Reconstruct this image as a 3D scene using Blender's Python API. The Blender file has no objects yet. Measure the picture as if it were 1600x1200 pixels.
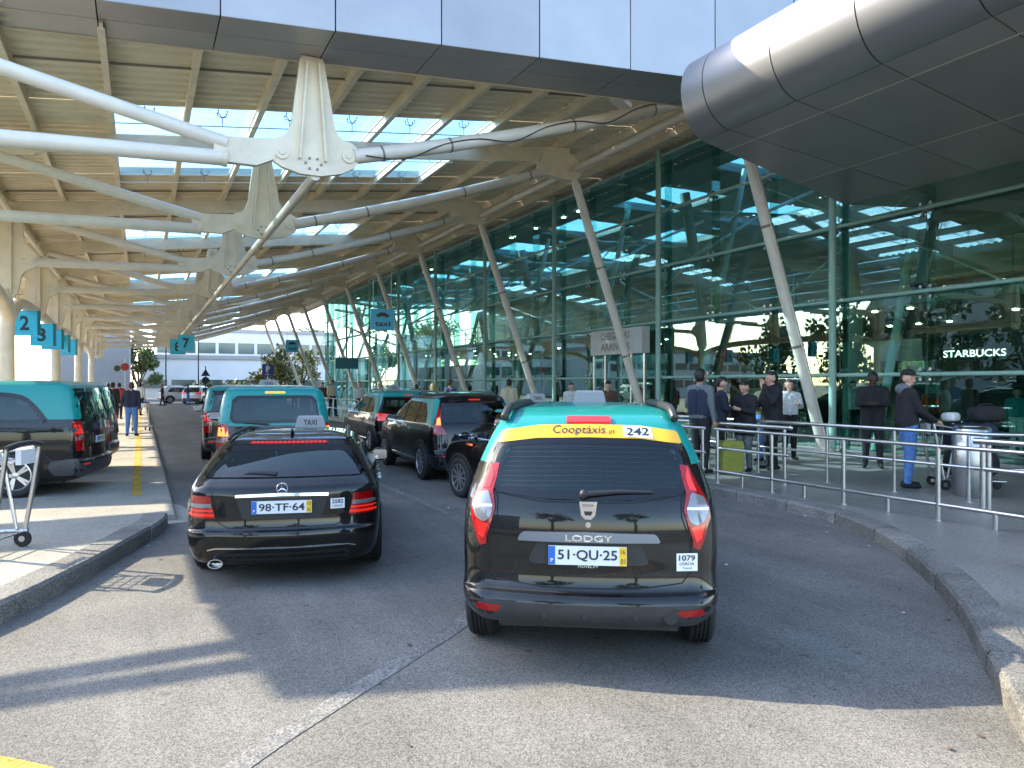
import bpy, bmesh, math, random
from mathutils import Vector, Matrix, geometry
import numpy as np
random.seed(7)
rad = math.radians
S = bpy.context.scene
C = S.collection

# ------------------------------------------------------------------ camera, sky, sun, exposure
cam_d = bpy.data.cameras.new('camera')
cam = bpy.data.objects.new('camera', cam_d); C.objects.link(cam)
cam.location = (0, 0, 1.75)
cam.rotation_euler = (rad(90), 0, rad(-26.8))
cam_d.sensor_width = 36; cam_d.lens = 1150 / 1600 * 36
cam_d.clip_start = .05; cam_d.clip_end = 3000
S.camera = cam
TO_SUN = Vector((-1.03, 1.0, 1.0)).normalized()
W = bpy.data.worlds.new('World'); S.world = W; W.use_nodes = True
nt = W.node_tree; bg = nt.nodes['Background']
sky = nt.nodes.new('ShaderNodeTexSky'); sky.sky_type = 'NISHITA'; sky.sun_disc = False
sky.sun_elevation = math.asin(TO_SUN.z); sky.sun_rotation = math.atan2(TO_SUN.x, TO_SUN.y)
sky.air_density = 1.0; sky.dust_density = .9; sky.ozone_density = 1.0
nt.links.new(sky.outputs[0], bg.inputs[0]); bg.inputs[1].default_value = .15
sun_d = bpy.data.lights.new('sun', 'SUN'); sun_d.energy = 2.3; sun_d.angle = rad(.4); sun_d.color = (1, .89, .69)
sun = bpy.data.objects.new('sun', sun_d); C.objects.link(sun)
sun.rotation_euler = (-TO_SUN).to_track_quat('-Z', 'Y').to_euler(); sun.location = (-20, 20, 30)
S.view_settings.view_transform = 'Standard'; S.view_settings.look = 'None'
S.view_settings.exposure = 2.5; S.view_settings.gamma = 1
S.cycles.use_denoising = True
S.cycles.max_bounces = 8; S.cycles.transparent_max_bounces = 24; S.cycles.diffuse_bounces = 4
S.cycles.glossy_bounces = 4; S.cycles.caustics_reflective = False; S.cycles.caustics_refractive = False
S.cycles.sample_clamp_indirect = 8

# ------------------------------------------------------------------ materials
def pbr(name, col, rough=.5, metal=0., nscale=0, namt=.12, bump=0., bscale=None, coat=0., spec=.5, emit=None, estr=1., stretch=None, rvar=0., orand=0.):
    m = bpy.data.materials.new(name); m.use_nodes = True
    n = m.node_tree.nodes; L = m.node_tree.links; b = n['Principled BSDF']
    b.inputs['Base Color'].default_value = (*col, 1); b.inputs['Roughness'].default_value = rough
    b.inputs['Metallic'].default_value = metal; b.inputs['Specular IOR Level'].default_value = spec
    if coat: b.inputs['Coat Weight'].default_value = coat; b.inputs['Coat Roughness'].default_value = .03
    if emit: b.inputs['Emission Color'].default_value = (*emit, 1); b.inputs['Emission Strength'].default_value = estr
    if nscale or bump:
        tc = n.new('ShaderNodeTexCoord'); src = tc.outputs['Object']
        if stretch:
            mp = n.new('ShaderNodeMapping'); mp.inputs['Scale'].default_value = stretch
            L.new(src, mp.inputs[0]); src = mp.outputs[0]
    if nscale:
        t = n.new('ShaderNodeTexNoise'); t.inputs['Scale'].default_value = nscale; t.inputs['Detail'].default_value = 6
        t.inputs['Roughness'].default_value = .65
        L.new(src, t.inputs['Vector'])
        r = n.new('ShaderNodeValToRGB')
        r.color_ramp.elements[0].position = .3; r.color_ramp.elements[1].position = .72
        r.color_ramp.elements[0].color = (*[c * (1 - namt) for c in col], 1)
        r.color_ramp.elements[1].color = (*[min(1, c * (1 + namt)) for c in col], 1)
        L.new(t.outputs['Fac'], r.inputs[0]); L.new(r.outputs[0], b.inputs['Base Color'])
        if rvar:
            mr = n.new('ShaderNodeMapRange'); mr.inputs[3].default_value = max(0, rough - rvar); mr.inputs[4].default_value = rough + rvar
            L.new(t.outputs['Fac'], mr.inputs[0]); L.new(mr.outputs[0], b.inputs['Roughness'])
    if orand:
        oi = n.new('ShaderNodeObjectInfo'); om = n.new('ShaderNodeMapRange'); om.inputs[3].default_value = 1 - orand; om.inputs[4].default_value = 1 + orand
        L.new(oi.outputs['Random'], om.inputs[0]); ox = n.new('ShaderNodeMix'); ox.data_type = 'RGBA'; ox.blend_type = 'MULTIPLY'; ox.inputs[0].default_value = 1
        s0 = b.inputs['Base Color'].links[0].from_socket if b.inputs['Base Color'].links else None
        if s0: L.new(s0, ox.inputs[6])
        else: ox.inputs[6].default_value = (*col, 1)
        L.new(om.outputs[0], ox.inputs[7]); L.new(ox.outputs[2], b.inputs['Base Color'])
    if bump:
        t2 = n.new('ShaderNodeTexNoise'); t2.inputs['Scale'].default_value = bscale or 40; t2.inputs['Detail'].default_value = 4
        L.new(src, t2.inputs['Vector'])
        bp = n.new('ShaderNodeBump'); bp.inputs['Strength'].default_value = bump; bp.inputs['Distance'].default_value = .01
        L.new(t2.outputs['Fac'], bp.inputs['Height']); L.new(bp.outputs[0], b.inputs['Normal'])
    return m

def ground_mat(name, dark, light, speck, patch, crack=0., stains=.5, rough=.85, orand=0., tracks=0.):
    """worn mineral surface: aggregate speckle, broad mottling, oil spots, hairline cracks"""
    m = bpy.data.materials.new(name); m.use_nodes = True
    n = m.node_tree.nodes; L = m.node_tree.links; b = n['Principled BSDF']
    b.inputs['Roughness'].default_value = rough; b.inputs['Specular IOR Level'].default_value = .3
    tc = n.new('ShaderNodeTexCoord'); src = tc.outputs['Object']
    big = n.new('ShaderNodeTexNoise'); big.inputs['Scale'].default_value = patch; big.inputs['Detail'].default_value = 8; big.inputs['Roughness'].default_value = .6
    L.new(src, big.inputs['Vector'])
    r = n.new('ShaderNodeValToRGB'); r.color_ramp.elements[0].position = .32; r.color_ramp.elements[1].position = .68
    r.color_ramp.elements[0].color = (*dark, 1); r.color_ramp.elements[1].color = (*light, 1)
    L.new(big.outputs['Fac'], r.inputs[0])
    vo = n.new('ShaderNodeTexVoronoi'); vo.inputs['Scale'].default_value = speck; L.new(src, vo.inputs['Vector'])
    bw = n.new('ShaderNodeRGBToBW'); L.new(vo.outputs['Color'], bw.inputs[0])
    mr = n.new('ShaderNodeMapRange'); mr.inputs[1].default_value = .15; mr.inputs[2].default_value = .85; mr.inputs[3].default_value = .52; mr.inputs[4].default_value = 1.46
    L.new(bw.outputs[0], mr.inputs[0])
    mx = n.new('ShaderNodeMix'); mx.data_type = 'RGBA'; mx.blend_type = 'MULTIPLY'; mx.inputs[0].default_value = 1
    L.new(r.outputs[0], mx.inputs[6]); L.new(mr.outputs[0], mx.inputs[7])
    st = n.new('ShaderNodeTexNoise'); st.inputs['Scale'].default_value = 1.7; st.inputs['Detail'].default_value = 5; st.inputs['Roughness'].default_value = .7
    L.new(src, st.inputs['Vector'])
    sr = n.new('ShaderNodeMapRange'); sr.inputs[1].default_value = .62; sr.inputs[2].default_value = .72; sr.inputs[3].default_value = 1; sr.inputs[4].default_value = 1 - stains
    L.new(st.outputs['Fac'], sr.inputs[0])
    m2 = n.new('ShaderNodeMix'); m2.data_type = 'RGBA'; m2.blend_type = 'MULTIPLY'; m2.inputs[0].default_value = 1
    L.new(mx.outputs[2], m2.inputs[6]); L.new(sr.outputs[0], m2.inputs[7])
    out = m2.outputs[2]
    if crack:
        wv = n.new('ShaderNodeTexNoise'); wv.inputs['Scale'].default_value = 1.2; wv.inputs['Detail'].default_value = 4; L.new(src, wv.inputs['Vector'])
        ad = n.new('ShaderNodeMix'); ad.data_type = 'RGBA'; ad.inputs[0].default_value = .35; L.new(src, ad.inputs[6]); L.new(wv.outputs['Color'], ad.inputs[7])
        vc = n.new('ShaderNodeTexVoronoi'); vc.feature = 'DISTANCE_TO_EDGE'; vc.inputs['Scale'].default_value = .55; L.new(ad.outputs[2], vc.inputs['Vector'])
        cr = n.new('ShaderNodeMapRange'); cr.inputs[1].default_value = .0; cr.inputs[2].default_value = .008; cr.inputs[3].default_value = 1 - crack; cr.inputs[4].default_value = 1
        L.new(vc.outputs['Distance'], cr.inputs[0])
        m3 = n.new('ShaderNodeMix'); m3.data_type = 'RGBA'; m3.blend_type = 'MULTIPLY'; m3.inputs[0].default_value = 1
        L.new(out, m3.inputs[6]); L.new(cr.outputs[0], m3.inputs[7]); out = m3.outputs[2]
    if orand or tracks:
        if orand:
            oi = n.new('ShaderNodeObjectInfo'); om = n.new('ShaderNodeMapRange'); om.inputs[3].default_value = 1 - orand; om.inputs[4].default_value = 1 + orand
            L.new(oi.outputs['Random'], om.inputs[0])
        else:   # long polished wheel tracks and drips along the lanes
            mp = n.new('ShaderNodeMapping'); mp.inputs['Scale'].default_value = (1.1, .10, 1); L.new(src, mp.inputs[0])
            tn = n.new('ShaderNodeTexNoise'); tn.inputs['Scale'].default_value = 1.3; tn.inputs['Detail'].default_value = 5; tn.inputs['Roughness'].default_value = .62; L.new(mp.outputs[0], tn.inputs['Vector'])
            om = n.new('ShaderNodeMapRange'); om.inputs[1].default_value = .35; om.inputs[2].default_value = .66; om.inputs[3].default_value = 1 + tracks * .6; om.inputs[4].default_value = 1 - tracks; L.new(tn.outputs['Fac'], om.inputs[0])
            dn = n.new('ShaderNodeTexNoise'); dn.inputs['Scale'].default_value = 9; dn.inputs['Detail'].default_value = 3; L.new(src, dn.inputs['Vector'])
            dm = n.new('ShaderNodeMapRange'); dm.inputs[1].default_value = .66; dm.inputs[2].default_value = .74; dm.inputs[3].default_value = 1; dm.inputs[4].default_value = .55; L.new(dn.outputs['Fac'], dm.inputs[0])
            mm = n.new('ShaderNodeMath'); mm.operation = 'MULTIPLY'; L.new(om.outputs[0], mm.inputs[0]); L.new(dm.outputs[0], mm.inputs[1]); om = mm
        m4 = n.new('ShaderNodeMix'); m4.data_type = 'RGBA'; m4.blend_type = 'MULTIPLY'; m4.inputs[0].default_value = 1
        L.new(out, m4.inputs[6]); L.new(om.outputs[0], m4.inputs[7]); out = m4.outputs[2]
    L.new(out, b.inputs['Base Color'])
    bp = n.new('ShaderNodeBump'); bp.inputs['Strength'].default_value = .55; bp.inputs['Distance'].default_value = .006
    L.new(bw.outputs[0], bp.inputs['Height']); L.new(bp.outputs[0], b.inputs['Normal'])
    return m

def glass_mat(name, tint, base_refl=.06, rough=0., grz=.8):
    m = bpy.data.materials.new(name); m.use_nodes = True
    n = m.node_tree.nodes; L = m.node_tree.links; n.remove(n['Principled BSDF'])
    tr = n.new('ShaderNodeBsdfTransparent'); tr.inputs[0].default_value = (*tint, 1)
    gl = n.new('ShaderNodeBsdfGlossy'); gl.inputs['Roughness'].default_value = rough; gl.inputs[0].default_value = (.85, 1, .96, 1)
    fr = n.new('ShaderNodeLayerWeight'); fr.inputs[0].default_value = .5
    pw = n.new('ShaderNodeMath'); pw.operation = 'POWER'; pw.inputs[1].default_value = 4.0
    L.new(fr.outputs['Facing'], pw.inputs[0])
    ma = n.new('ShaderNodeMath'); ma.operation = 'MULTIPLY_ADD'; ma.inputs[1].default_value = (1 - base_refl) * grz; ma.inputs[2].default_value = base_refl; ma.use_clamp = True
    mix = n.new('ShaderNodeMixShader'); L.new(pw.outputs[0], ma.inputs[0]); L.new(ma.outputs[0], mix.inputs[0])
    L.new(tr.outputs[0], mix.inputs[1]); L.new(gl.outputs[0], mix.inputs[2]); L.new(mix.outputs[0], n['Material Output'].inputs[0])
    return m

M = {}
M['asphalt'] = ground_mat('asphalt', (.130, .122, .107), (.190, .179, .157), 140, .7, crack=.0, stains=.34, tracks=.2)
M['concrete'] = ground_mat('concrete', (.27, .25, .205), (.36, .335, .28), 160, .9, stains=.25)
M['paving'] = ground_mat('paving', (.185, .175, .155), (.245, .235, .21), 150, .8, stains=.35, rough=.42)
M['kerb'] = ground_mat('kerb_stone', (.13, .125, .112), (.225, .215, .19), 110, 2.2, stains=.6, orand=.22)
M['white_line'] = ground_mat('white_road_paint', (.14, .135, .125), (.215, .208, .193), 90, 5, stains=.5)
M['yellow_line'] = ground_mat('yellow_road_paint', (.36, .23, .035), (.50, .33, .06), 80, 3, stains=.35)
M['cream'] = pbr('cream_steel_paint', (.78, .68, .51), .45, nscale=1.6, namt=.14, bump=.05, bscale=60)
M['cream2'] = pbr('cream_roof_sheet', (.80, .70, .52), .5, nscale=.9, namt=.16, orand=.08)
M['white_steel'] = pbr('white_steel_paint', (.72, .66, .56), .42, nscale=2.5, namt=.08)
M['bolt'] = pbr('bolt_steel', (.25, .22, .18), .5, .5)
M['dark'] = pbr('dark_joint', (.02, .02, .022), .6)
M['fascia'] = pbr('aluminium_fascia', (.34, .32, .315), .34, .75, nscale=.7, namt=.09, rvar=.08, orand=.07)
M['soffit'] = pbr('grey_soffit_panel', (.37, .355, .35), .38, .35, nscale=.8, namt=.10, rvar=.07, orand=.10)
M['steel'] = pbr('brushed_steel', (.52, .53, .54), .30, 1, nscale=3, namt=.04, rvar=.03)
M['glass'] = glass_mat('green_glass', (.64, .84, .78), .09)
M['glass_edge'] = pbr('green_glass_fin', (.10, .36, .30), .15, nscale=2, namt=.15, spec=.8)
M['teal_steel'] = pbr('pale_green_steel', (.30, .50, .42), .35, nscale=2, namt=.08)
M['skylight'] = glass_mat('skylight_glass', (.62, .79, .92), .02, grz=.3)
M['sign_blue'] = pbr('cyan_sign_face', (.03, .46, .68), .35, nscale=3, namt=.05)
M['sign_side'] = pbr('cyan_sign_side', (.02, .25, .40), .4)
M['ink'] = pbr('navy_print', (.012, .02, .04), .5)
M['white'] = pbr('white_print', (.8, .8, .8), .5)
M['sign_p'] = pbr('parking_blue', (.01, .04, .28), .4)
M['black'] = pbr('black_car_paint', (.007, .0068, .0065), .32, nscale=4, namt=.6, coat=.9, spec=.08)
M['teal'] = pbr('turquoise_car_paint', (.006, .225, .205), .3, coat=.5, spec=.3)
M['silver'] = pbr('white_car_paint', (.7, .71, .72), .3, coat=1)
M['trim'] = pbr('black_plastic_trim', (.018, .018, .02), .55, nscale=30, namt=.2)
M['bumper'] = pbr('grey_plastic_bumper', (.04, .042, .047), .42, nscale=8, namt=.25)
M['car_glass'] = glass_mat('tinted_car_glass', (.34, .36, .38), .055, grz=.75); M['frit'] = pbr('black_glass_border', (.004, .004, .005), .08, spec=.5)
M['shop_glass'] = pbr('dark_shop_glass', (.006, .007, .012), .03, spec=.9)
M['tyre'] = pbr('tyre_rubber', (.016, .016, .017), .75, nscale=25, namt=.3)
M['alloy'] = pbr('alloy_wheel', (.55, .56, .58), .28, .9)
M['red_lamp'] = pbr('red_tail_lens', (.30, .003, .004), .15, coat=.5, nscale=30, namt=.3)
M['red_lit'] = pbr('lit_brake_lamp', (.42, .008, .006), .15, coat=.5, emit=(1, .03, .015), estr=.10)
M['amber_lit'] = pbr('lit_brake_core', (.8, .2, .05), .2, emit=(1, .20, .03), estr=.5)
M['mirror'] = pbr('mirror_glass', (.30, .34, .42), .05, 1)
M['clear_lens'] = pbr('clear_lens', (.20, .20, .21), .12, .2, coat=1, nscale=40, namt=.2)
M['chrome'] = pbr('chrome', (.75, .76, .78), .1, 1)
M['plate'] = pbr('plate_white', (.72, .73, .74), .4)
M['plate_blue'] = pbr('plate_blue', (.01, .12, .5), .4)
M['plate_yellow'] = pbr('plate_yellow', (.8, .5, .02), .4)
M['band'] = pbr('yellow_film', (.80, .42, .015), .3, coat=.4)
M['taxi_box'] = pbr('grey_taxi_lamp', (.24, .24, .24), .6)
M['rail_black'] = pbr('roof_rail_black', (.025, .025, .027), .4)
M['nose'] = pbr('satin_aluminium', (.40, .39, .39), .42, .8, nscale=.5, namt=.05)
M['gate'] = pbr('drain_iron', (.05, .05, .05), .6, .4, nscale=20, namt=.3)
M['seam'] = pbr('panel_gap', (.002, .002, .002), .8)

# ------------------------------------------------------------------ mesh helpers
class MB:
    def __init__(s): s.v = []; s.f = []; s.m = []
    def add(s, vs, fs, mi=0):
        o = len(s.v); s.v += [tuple(v) for v in vs]; s.f += [tuple(i + o for i in f) for f in fs]; s.m += [mi] * len(fs); return s
    def box(s, a, b, mi=0):
        x0, y0, z0 = a; x1, y1, z1 = b
        return s.add([(x0, y0, z0), (x1, y0, z0), (x1, y1, z0), (x0, y1, z0), (x0, y0, z1), (x1, y0, z1), (x1, y1, z1), (x0, y1, z1)],
                     [(0, 3, 2, 1), (4, 5, 6, 7), (0, 1, 5, 4), (1, 2, 6, 5), (2, 3, 7, 6), (3, 0, 4, 7)], mi)
    def obox(s, c, half, M3, mi=0):
        vs = [Vector(c) + M3 @ Vector((sx * half[0], sy * half[1], sz * half[2])) for sz in (-1, 1) for sx, sy in ((-1, -1), (1, -1), (1, 1), (-1, 1))]
        return s.add(vs, [(0, 3, 2, 1), (4, 5, 6, 7), (0, 1, 5, 4), (1, 2, 6, 5), (2, 3, 7, 6), (3, 0, 4, 7)], mi)
    def tube(s, pts, r, n=12, mi=0, cap=True):
        pts = [Vector(p) for p in pts]; rs = r if isinstance(r, (list, tuple)) else [r] * len(pts)
        vs = []; fs = []; prev = None
        for i, p in enumerate(pts):
            t = (pts[min(i + 1, len(pts) - 1)] - pts[max(i - 1, 0)]).normalized()
            if prev is None:
                a = Vector((0, 0, 1)) if abs(t.z) < .9 else Vector((1, 0, 0)); u = t.cross(a).normalized()
            else: u = (prev - t * prev.dot(t)).normalized()
            prev = u; w = t.cross(u)
            for k in range(n):
                an = 2 * math.pi * k / n; vs.append(p + (u * math.cos(an) + w * math.sin(an)) * rs[i])
        for i in range(len(pts) - 1):
            for k in range(n):
                k2 = (k + 1) % n; fs.append((i * n + k, i * n + k2, (i + 1) * n + k2, (i + 1) * n + k))
        if cap: fs.append(tuple(range(n))[::-1]); fs.append(tuple((len(pts) - 1) * n + k for k in range(n)))
        return s.add(vs, fs, mi)
    def lathe(s, prof, axis='z', c=(0, 0, 0), n=24, mi=0):
        vs = []; fs = []
        for r, h in prof:
            for k in range(n):
                a = 2 * math.pi * k / n; p = (r * math.cos(a), r * math.sin(a), h)
                if axis == 'y': p = (p[0], p[2], p[1])
                if axis == 'x': p = (p[2], p[0], p[1])
                vs.append((p[0] + c[0], p[1] + c[1], p[2] + c[2]))
        for i in range(len(prof) - 1):
            for k in range(n):
                k2 = (k + 1) % n; fs.append((i * n + k, i * n + k2, (i + 1) * n + k2, (i + 1) * n + k))
        fs.append(tuple(range(n))[::-1]); fs.append(tuple((len(prof) - 1) * n + k for k in range(n)))
        return s.add(vs, fs, mi)
    def prism(s, poly, fn, d0, d1, mi=0):
        """poly of 2-D points, fn(u,v,d)->3-D"""
        n = len(poly); vs = [fn(u, v, d0) for u, v in poly] + [fn(u, v, d1) for u, v in poly]
        fs = [tuple(range(n))[::-1], tuple(range(n, 2 * n))] + [(i, (i + 1) % n, n + (i + 1) % n, n + i) for i in range(n)]
        return s.add(vs, fs, mi)
    def ball(s, c, r, nu=10, nv=7, mi=0):
        r = r if isinstance(r, (tuple, list)) else (r, r, r); vs = []; fs = []
        for j in range(nv + 1):
            th = math.pi * j / nv
            for k in range(nu):
                a = 2 * math.pi * k / nu
                vs.append((c[0] + r[0] * math.sin(th) * math.cos(a), c[1] + r[1] * math.sin(th) * math.sin(a), c[2] + r[2] * math.cos(th)))
        for j in range(nv):
            for k in range(nu):
                k2 = (k + 1) % nu; fs.append((j * nu + k, (j + 1) * nu + k, (j + 1) * nu + k2, j * nu + k2))
        return s.add(vs, fs, mi)
    def xf(s, fn): s.v = [tuple(fn(Vector(v))) for v in s.v]; return s
    def mesh(s, name, mats, smooth=False, recalc=True):
        me = bpy.data.meshes.new(name); me.from_pydata(s.v, [], s.f)
        for m in (mats if isinstance(mats, (list, tuple)) else [mats]): me.materials.append(m)
        me.polygons.foreach_set('material_index', s.m)
        if recalc:
            bm = bmesh.new(); bm.from_mesh(me); bmesh.ops.recalc_face_normals(bm, faces=bm.faces); bm.to_mesh(me); bm.free()
        me.update()
        if smooth is True: me.polygons.foreach_set('use_smooth', [True] * len(me.polygons))
        elif smooth: me.polygons.foreach_set('use_smooth', [True] * len(me.polygons)); me.set_sharp_from_angle(angle=rad(smooth))
        return me
    def obj(s, name, mats, parent=None, smooth=False, loc=None, **k):
        return link(name, s.mesh(name, mats, smooth), parent, loc)

def link(name, me, parent=None, loc=None, rot=None):
    o = bpy.data.objects.new(name, me); C.objects.link(o); o.parent = parent
    if loc is not None: o.location = loc
    if rot is not None: o.rotation_euler = rot
    return o
def tag(o, label=None, cat=None, group=None, kind=None):
    for k, v in (('label', label), ('category', cat), ('group', group), ('kind', kind)):
        if v: o[k] = v
    return o
def thing(name, label, cat, loc=(0, 0, 0), rz=0., group=None):
    o = link(name, None, None, loc, (0, 0, rz)); return tag(o, label, cat, group)
def copy_tree(o, parent=None):
    c = o.copy(); C.objects.link(c); c.parent = parent
    for ch in list(o.children): copy_tree(ch, c)
    return c
_tx = {}
def text_mb(txt, size, mi=0, bold=0., align='CENTER', depth=0.):
    """flat lettering as mesh data in (x right, y up)"""
    key = (txt, bold)
    if key not in _tx:
        cu = bpy.data.curves.new('lettering', 'FONT'); cu.body = txt; cu.size = 1; cu.align_x = 'CENTER'; cu.align_y = 'CENTER'
        cu.offset = bold; cu.resolution_u = 3; cu.fill_mode = 'FRONT'
        o = bpy.data.objects.new('lettering', cu); C.objects.link(o)
        dg = bpy.context.evaluated_depsgraph_get(); me = bpy.data.meshes.new_from_object(o.evaluated_get(dg))
        _tx[key] = ([tuple(v.co) for v in me.vertices], [tuple(p.vertices) for p in me.polygons])
        bpy.data.objects.remove(o); bpy.data.curves.remove(cu); bpy.data.meshes.remove(me)
    vs, fs = _tx[key]; b = MB(); b.add([(x * size, y * size, 0) for x, y, z in vs], fs, mi); return b
def text_size(b):
    xs = [v[0] for v in b.v]; ys = [v[1] for v in b.v]; return min(xs), max(xs), min(ys), max(ys)
def text_fit(txt, w, h, bold=0.):
    """lettering scaled to w x h, centred at the origin"""
    b = text_mb(txt, 1, 0, bold); x0, x1, y0, y1 = text_size(b)
    return b.xf(lambda v: Vector(((v.x - (x0 + x1) / 2) * w / (x1 - x0), (v.y - (y0 + y1) / 2) * h / (y1 - y0), 0)))
def rounded(poly, r, n=5):
    out = []; N = len(poly); rr = r if isinstance(r, (list, tuple)) else [r] * N
    for i in range(N):
        p = Vector(poly[i]); a = Vector(poly[i - 1]) - p; b = Vector(poly[(i + 1) % N]) - p
        q = min(rr[i], a.length * .45, b.length * .45)
        if q < 1e-4: out.append(tuple(p)); continue
        s = p + a.normalized() * q; e = p + b.normalized() * q
        for k in range(n + 1):
            t = k / n; out.append(tuple(s * (1 - t) ** 2 + p * 2 * t * (1 - t) + e * t * t))
    return out
def sheet(name, poly, z0, z1, mat, kind='structure', parent=None):
    b = MB(); b.prism(poly, lambda u, v, d: (u, v, d), z0, z1); o = b.obj(name, mat, parent)
    if kind and not parent: o['kind'] = kind
    return o
def smooth_line(pts, n=8):
    out = []; P = [Vector(p) for p in pts]
    for i in range(len(P) - 1):
        p0 = P[max(i - 1, 0)]; p1 = P[i]; p2 = P[i + 1]; p3 = P[min(i + 2, len(P) - 1)]
        for k in range(n):
            t = k / n
            out.append(.5 * ((2 * p1) + (p2 - p0) * t + (2 * p0 - 5 * p1 + 4 * p2 - p3) * t * t + (3 * p1 - p0 - 3 * p2 + p3) * t ** 3))
    out.append(P[-1]); return out
def offset_line(pts, d):
    out = []
    for i, p in enumerate(pts):
        t = (pts[min(i + 1, len(pts) - 1)] - pts[max(i - 1, 0)]).normalized(); out.append(p + Vector((t.y, -t.x)) * d)
    return out
# ------------------------------------------------------------------ ground, pavements, markings
def flat(name, poly, z, mat, kind='structure'):
    b = MB(); b.add([(x, y, z) for x, y in poly], [tuple(range(len(poly)))]); o = b.obj(name, mat)
    if kind: o['kind'] = kind
    return o
road = flat('road', [(-700, -400), (700, -400), (700, 900), (-700, 900)], 0, M['asphalt'])

def kerb(parent, line, width, z, step=1.0, mat=None, rnd=.012):
    """row of kerb stones along a 2-D line, inner side to the right of travel"""
    L = [0]
    for i in range(1, len(line)): L.append(L[-1] + (line[i] - line[i - 1]).length)
    def at(s):
        s = min(max(s, 0), L[-1]); i = max(1, min(len(L) - 1, int(np.searchsorted(L, s)))); t = (s - L[i - 1]) / (L[i] - L[i - 1])
        p = line[i - 1].lerp(line[i], t); d = (line[i] - line[i - 1]).normalized(); return p, Vector((d.y, -d.x))
    s = 0
    while s < L[-1] - .3:
        e = min(s + step * random.uniform(.96, 1.04), L[-1]); b = MB(); k = 4; j = random.uniform(-rnd, rnd) * .4; dz = random.uniform(-.006, .006)
        ring = []
        for q in range(k + 1):
            p, nrm = at(s + .010 + (e - s - .020) * q / k)
            for o, zz in ((0, -.02), (.0, z - .03), (.022, z), (width, z), (width, -.02)):
                r = p + nrm * (o + j); ring.append((r.x, r.y, zz + (dz if zz > .03 else 0)))
        fs = []
        for q in range(k):
            for w in range(4): fs.append((q * 5 + w, q * 5 + w + 1, (q + 1) * 5 + w + 1, (q + 1) * 5 + w))
        fs += [(0, 1, 2, 3, 4), tuple(k * 5 + i for i in (4, 3, 2, 1, 0))]
        b.add(ring, fs); b.obj('kerb_stone', mat or M['kerb'], parent); s = e

kr = smooth_line([(-6, -5.2), (-2, -2.4), (1.6, .25), (3.4, 1.72), (4.65, 2.75), (5.47, 3.42), (6.4, 4.35), (7.2, 5.35), (7.72, 6.3), (7.93, 7.3), (8.0, 9), (8.0, 14), (8.0, 30), (8.0, 70)], 6)
near = [p for p in kr if p.y < 32]
inn = offset_line(kr, .24)
pav_r = sheet('pavement', [tuple(p) for p in inn] + [(60, 70), (60, -5.2)], -.05, .146, M['paving'])
kerb(pav_r, [p for p in kr if -1 < p.y < 34], .25, .15, 1.0)
# left island and bay platform
kl = smooth_line([(-12, 2.6), (-5, 3.2), (-2.8, 4.05), (-1.7, 5.25), (-.91, 6.47), (-.45, 7.55), (.0, 8.8), (.24, 9.6), (.3, 10.05)], 6)
kl_r = list(reversed(kl))
isl = [tuple(p) for p in offset_line(kl, -.26)]
pav_l = sheet('island', isl + [(-12, 10.05)], -.05, .156, M['concrete'])
kl_off = offset_line(kl, -.0)
kerb(pav_l, kl_r, .27, .165, .95)
plat = sheet('bay_platform', [(.16, 10.3), (.18, 12.2), (.26, 13.2), (.16, 14), (.16, 62), (-30, 62), (-30, 10.3)], -.05, .076, M['concrete'])
kerb(plat, [Vector((.42, 62)), Vector((.42, 30)), Vector((.42, 10.3))], .27, .08, 1.0, M['concrete'])
# apron between the island tip and the platform
sheet('apron', rounded([(.16, 10.04), (.62, 10.1), (.68, 10.55), (.5, 11.6), (.16, 12)], .1), -.05, .02, M['concrete'])

def stripe(name, line, w, z, mat):
    a = offset_line(line, w / 2); c = offset_line(line, -w / 2); b = MB()
    n = len(line); b.add([(p.x, p.y, z) for p in a] + [(p.x, p.y, z) for p in c], [(i, i + 1, n + i + 1, n + i) for i in range(n - 1)])
    o = b.obj(name, mat); o['kind'] = 'structure'; return o
wl = smooth_line([(-1.2, 1.9), (-.4, 2.75), (.39, 3.56), (.97, 4.05), (1.53, 4.5), (2.21, 5.1), (2.95, 6.2), (3.45, 7.5), (3.64, 8.65), (3.72, 10.0), (3.74, 11.2), (3.74, 12.6)], 8) + [Vector((3.74, 16)), Vector((3.74, 40))]
stripe('lane_marking', wl, .13, .004, M['white_line'])
stripe('yellow_marking', [Vector((-.05, 12.4)), Vector((-.05, 60))], .14, .080, M['yellow_line'])
stripe('yellow_kerb_marking', smooth_line([(-1.35, 4.62), (-1.0, 4.42), (-.67, 4.16), (-.30, 3.78), (-.02, 3.4), (.2, 3.0)], 6), .13, .004, M['yellow_line'])

# ------------------------------------------------------------------ drop-off canopy
def zr(x): return 7.27 + .118 * x
FR = [12.7, 18.3, 24.9, 31.6, 38.2, 44.8, 51.4, 58.0, 64.6, 71.2, 77.8]
canopy = thing('canopy', 'cream steel canopy with corrugated roof, trusses and skylights over the taxi lanes', 'canopy')
XS = [-6.26 + 1.43 * k for k in range(16)]
Y_END = 80.0
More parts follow.
